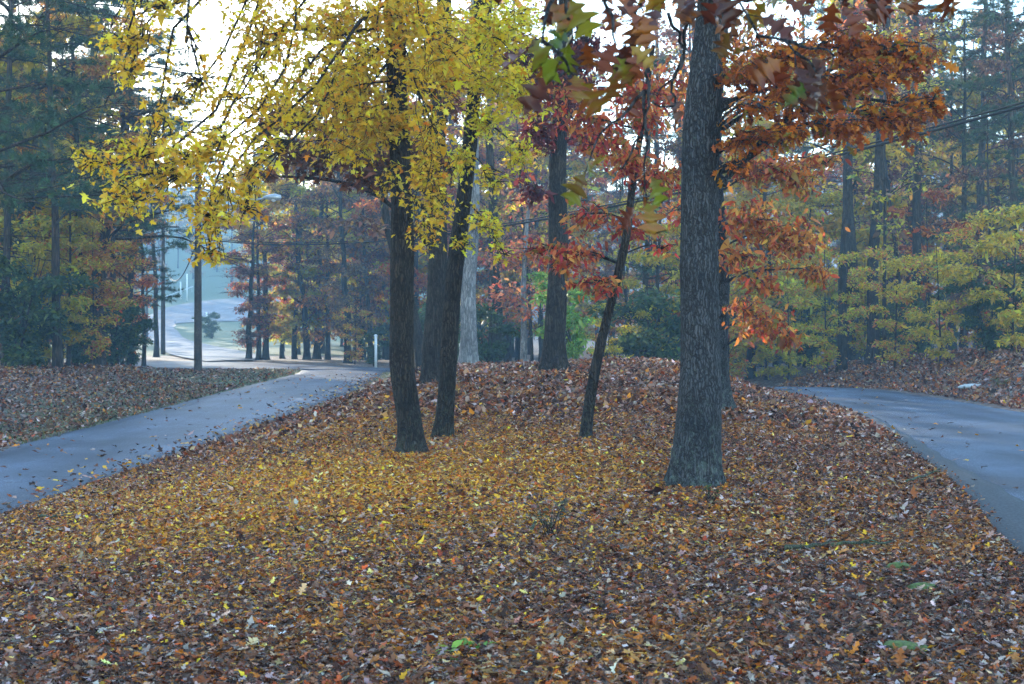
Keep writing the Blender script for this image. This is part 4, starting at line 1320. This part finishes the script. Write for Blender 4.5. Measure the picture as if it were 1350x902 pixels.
def post(px, d, h, w_, label, name='marker_post'):
    x = (px - CX) / FPX * d
    zb = zpt(x, d)
    o = root(name, (x, d, zb))
    Q = Quads(); Q.box((0, 0, h / 2 - .1), (w_, w_, h / 2 + .1)); Q.build('post', M_WHITE, o, smooth=False)
    q = Quads(); q.tube(np.array([[0, 0, h], [0, 0, h + .03], [0, 0, h + .09]]), [w_ * 1.7, w_ * 1.7, .004], 4); q.build('post_cap', M_WHITE, o, smooth=False)
    tag(o, label, 'post')


post(495.5, 64.2, 1.45, .055, 'white post at the far edge of the junction left of the yellow maple')
post(272, 178, 1.75, .11, 'short white post above the round bushes on the far grass island')
post(246.5, 245, 4.6, .10, 'tall thin white pole in the fog above the far road', 'white_pole')
post(238, 250, 3.0, .10, 'shorter thin white pole left of the tall one in the fog', 'white_pole')


def rail(pa, pb, label):
    a = at(*pa); b = at(*pb)
    a[2] = zpt(a[0], a[1]) ; b[2] = zpt(b[0], b[1])
    o = root('guard_rail', a)
    L = b - a
    Q = Quads(); Q.tube(np.array([[0, 0, 1.0], L / 2 + [0, 0, 1.02], L + [0, 0, 1.0]]), .11, 8, cap=True); Q.build('rail', M_METAL, o)
    for f in np.linspace(0.03, .97, 6):
        q = Quads(); q.tube(np.array([L * f + [0, 0, -.3], L * f + [0, 0, 1.0]]), .05, 8); q.build('rail_post', M_METAL, o)
    tag(o, label, 'rail')


rail((216, 0, 238), (254, 0, 266), 'pale metal rail slanting up the foggy far road edge')
rail((180, 0, 225), (212, 0, 232), 'lower level pale metal rail at the bend of the foggy far road')


def stone(px, d, sz, label, mat=M_STONE, name='stone', lift=.0):
    x = (px - CX) / FPX * d
    bm_V = []
    nt_, npz = 14, 8
    th = np.linspace(0, 2 * np.pi, nt_, endpoint=False)
    Q = Quads()
    P = np.array([[0, 0, z] for z in np.linspace(-.35, .62, npz)])
    R = np.sqrt(np.clip(1 - (P[:, 2] / .64)**2, .002, 1))
    ph = RNG.uniform(0, 6, 4)
    Q.tube(P, R, nt_, lambda i, th, P: 1 + .16 * np.sin(2 * th + ph[0]) + .1 * np.sin(3 * th + ph[1] + 4 * P[:, 2][:, None]) + .06 * np.sin(5 * th + ph[2]), cap=True)
    Q.V = [v * np.array(sz) for v in Q.V]
    o = Q.build(name, mat, None, (x, d, zpt(x, d) + lift))
    tag(o, label, name.replace('_', ' '))


stone(1285, 32.5, (.34, .22, .12), 'pale flat stone at the foot of the right bank beside the lane')
stone(1072, 25, (.10, .07, .05), 'small pale stone among the leaves left of the right lane')
M_DIRT = plain_mat('dirt', (.05, .038, .03), .95, 0, .4, 6)
stone(447, 63, (1.0, .5, .12), 'low dark dirt pile lying on the junction asphalt', M_DIRT, 'dirt_pile')


def stick(pts, r, label, forks=()):
    pp = []
    for px, d in pts:
        x = (px - CX) / FPX * d
        pp.append([x, d, zpt(x, d) + .05])
    C = resample(pp, 16) + RNG.normal(0, .006, (16, 3))
    Q = Quads(); Q.tube(C, np.linspace(r, r * .45, 16), 8, cap=True)
    for k, dx, dy in forks:
        Q.tube(np.array([C[k], C[k] + [dx * .5, dy * .5, .03], C[k] + [dx, dy, .02]]), [r * .6, r * .4, .003], 6)
    tag(Q.build('stick', M_STICK), label, 'stick')


stick([(1035, 9.7), (1090, 9.85), (1130, 9.95), (1175, 10.1)], .017, 'mossy fallen stick lying on the leaves at lower right', ((5, .16, .12), (10, .1, -.1)))
stick([(50, 13.6), (75, 13.2), (98, 13.1)], .010, 'thin dark twig sticking out of the leaves at the lower left', ((8, .1, .12),))
stick([(1195, 14.2), (1225, 15.0), (1240, 15.6)], .012, 'thin twig lying across the edge of the right lane', ((8, .14, .0),))
stick([(700, 10.4), (708, 10.8)], .01, 'short broken twig in the middle of the leaves', ())
# moss cushions and small plants
M_MOSS = plain_mat('moss', (.075, .10, .02), .95, 0, .5, 60)
for px, d, s_, lb_ in ((1190, 7.05, .085, 'round green moss patch among the leaves at the lower right corner'), (1185, 9.2, .07, 'moss cushion just above the lower right corner, beyond the stick'), (1215, 8.6, .06, 'small moss cushion between the two larger ones at lower right')):
    stone(px, d, (s_ * 1.5, s_, .075), lb_, M_MOSS, 'moss_cushion', .0)


def tuft(px, d, n, h, pal, label, spread=.12, size=.05, tm=T_OVAL):
    x = (px - CX) / FPX * d
    b = np.array([x, d, zpt(x, d)])
    o = root('small_plant', b)
    Q = Quads(); L = []
    for i in range(n):
        e = np.array([RNG.normal(0, spread), RNG.normal(0, spread), h * RNG.uniform(.6, 1.1)])
        tp = limb([RNG.normal(0, .02), RNG.normal(0, .02), -.02], e, .1, 5, .05)
        Q.tube(tp, np.linspace(.003, .0012, 5), 4)
        L.append(tp)
    Q.build('stem', B_DARK, o)
    L = np.array(L)
    m = n * 7
    i = RNG.integers(0, n, m); j = RNG.integers(2, 5, m)
    P = L[i, j] + RNG.normal(0, .012, (m, 3))
    th = RNG.uniform(0, 6.28, m)
    lv = leaf_arrays(tm, P, np.stack([np.cos(th), np.sin(th), RNG.normal(.1, .4, m)], 1), np.stack([RNG.normal(0, .4, m), RNG.normal(0, .4, m), np.ones(m)], 1), size * np.exp(RNG.normal(0, .25, m)), palette(pal, m))
    link('foliage', leaf_mesh('foliage', [lv], M_LEAF), o)
    tag(o, label, 'plant')


tuft(728, 10.3, 14, .28, [(2, (.07, .09, .05)), (1, (.12, .10, .06))], 'small dull green plant standing in the leaves at the centre', .10, .035)
tuft(612, 6.75, 6, .05, BGRN, 'tiny bright green sprig near the bottom edge', .07, .05)
tuft(935, 12.2, 8, .16, GRN, 'small dark plant at the right foot of the big oak', .07, .035)
tuft(1318, 31, 9, .25, GPAL, 'low green tuft beside the gravel edge of the right lane', .15, .06)

# ------------------------------------------------------------------ haze
hz = Quads()
hz.box((0, 320, 36), (440, 350, 42))
hm = bpy.data.materials.new('haze')
hm.use_nodes = True
t = hm.node_tree
t.nodes.clear()
out = t.nodes.new('ShaderNodeOutputMaterial')
pv = t.nodes.new('ShaderNodeVolumePrincipled')
pv.inputs['Color'].default_value = (.46, .75, 1, 1)
pv.inputs['Density'].default_value = .0014
pv.inputs['Anisotropy'].default_value = -.05
t.links.new(pv.outputs[0], out.inputs['Volume'])
ho = hz.build('haze', hm, smooth=False)
tag(ho, 'pale blue morning haze filling the woods', 'haze', kind='stuff')
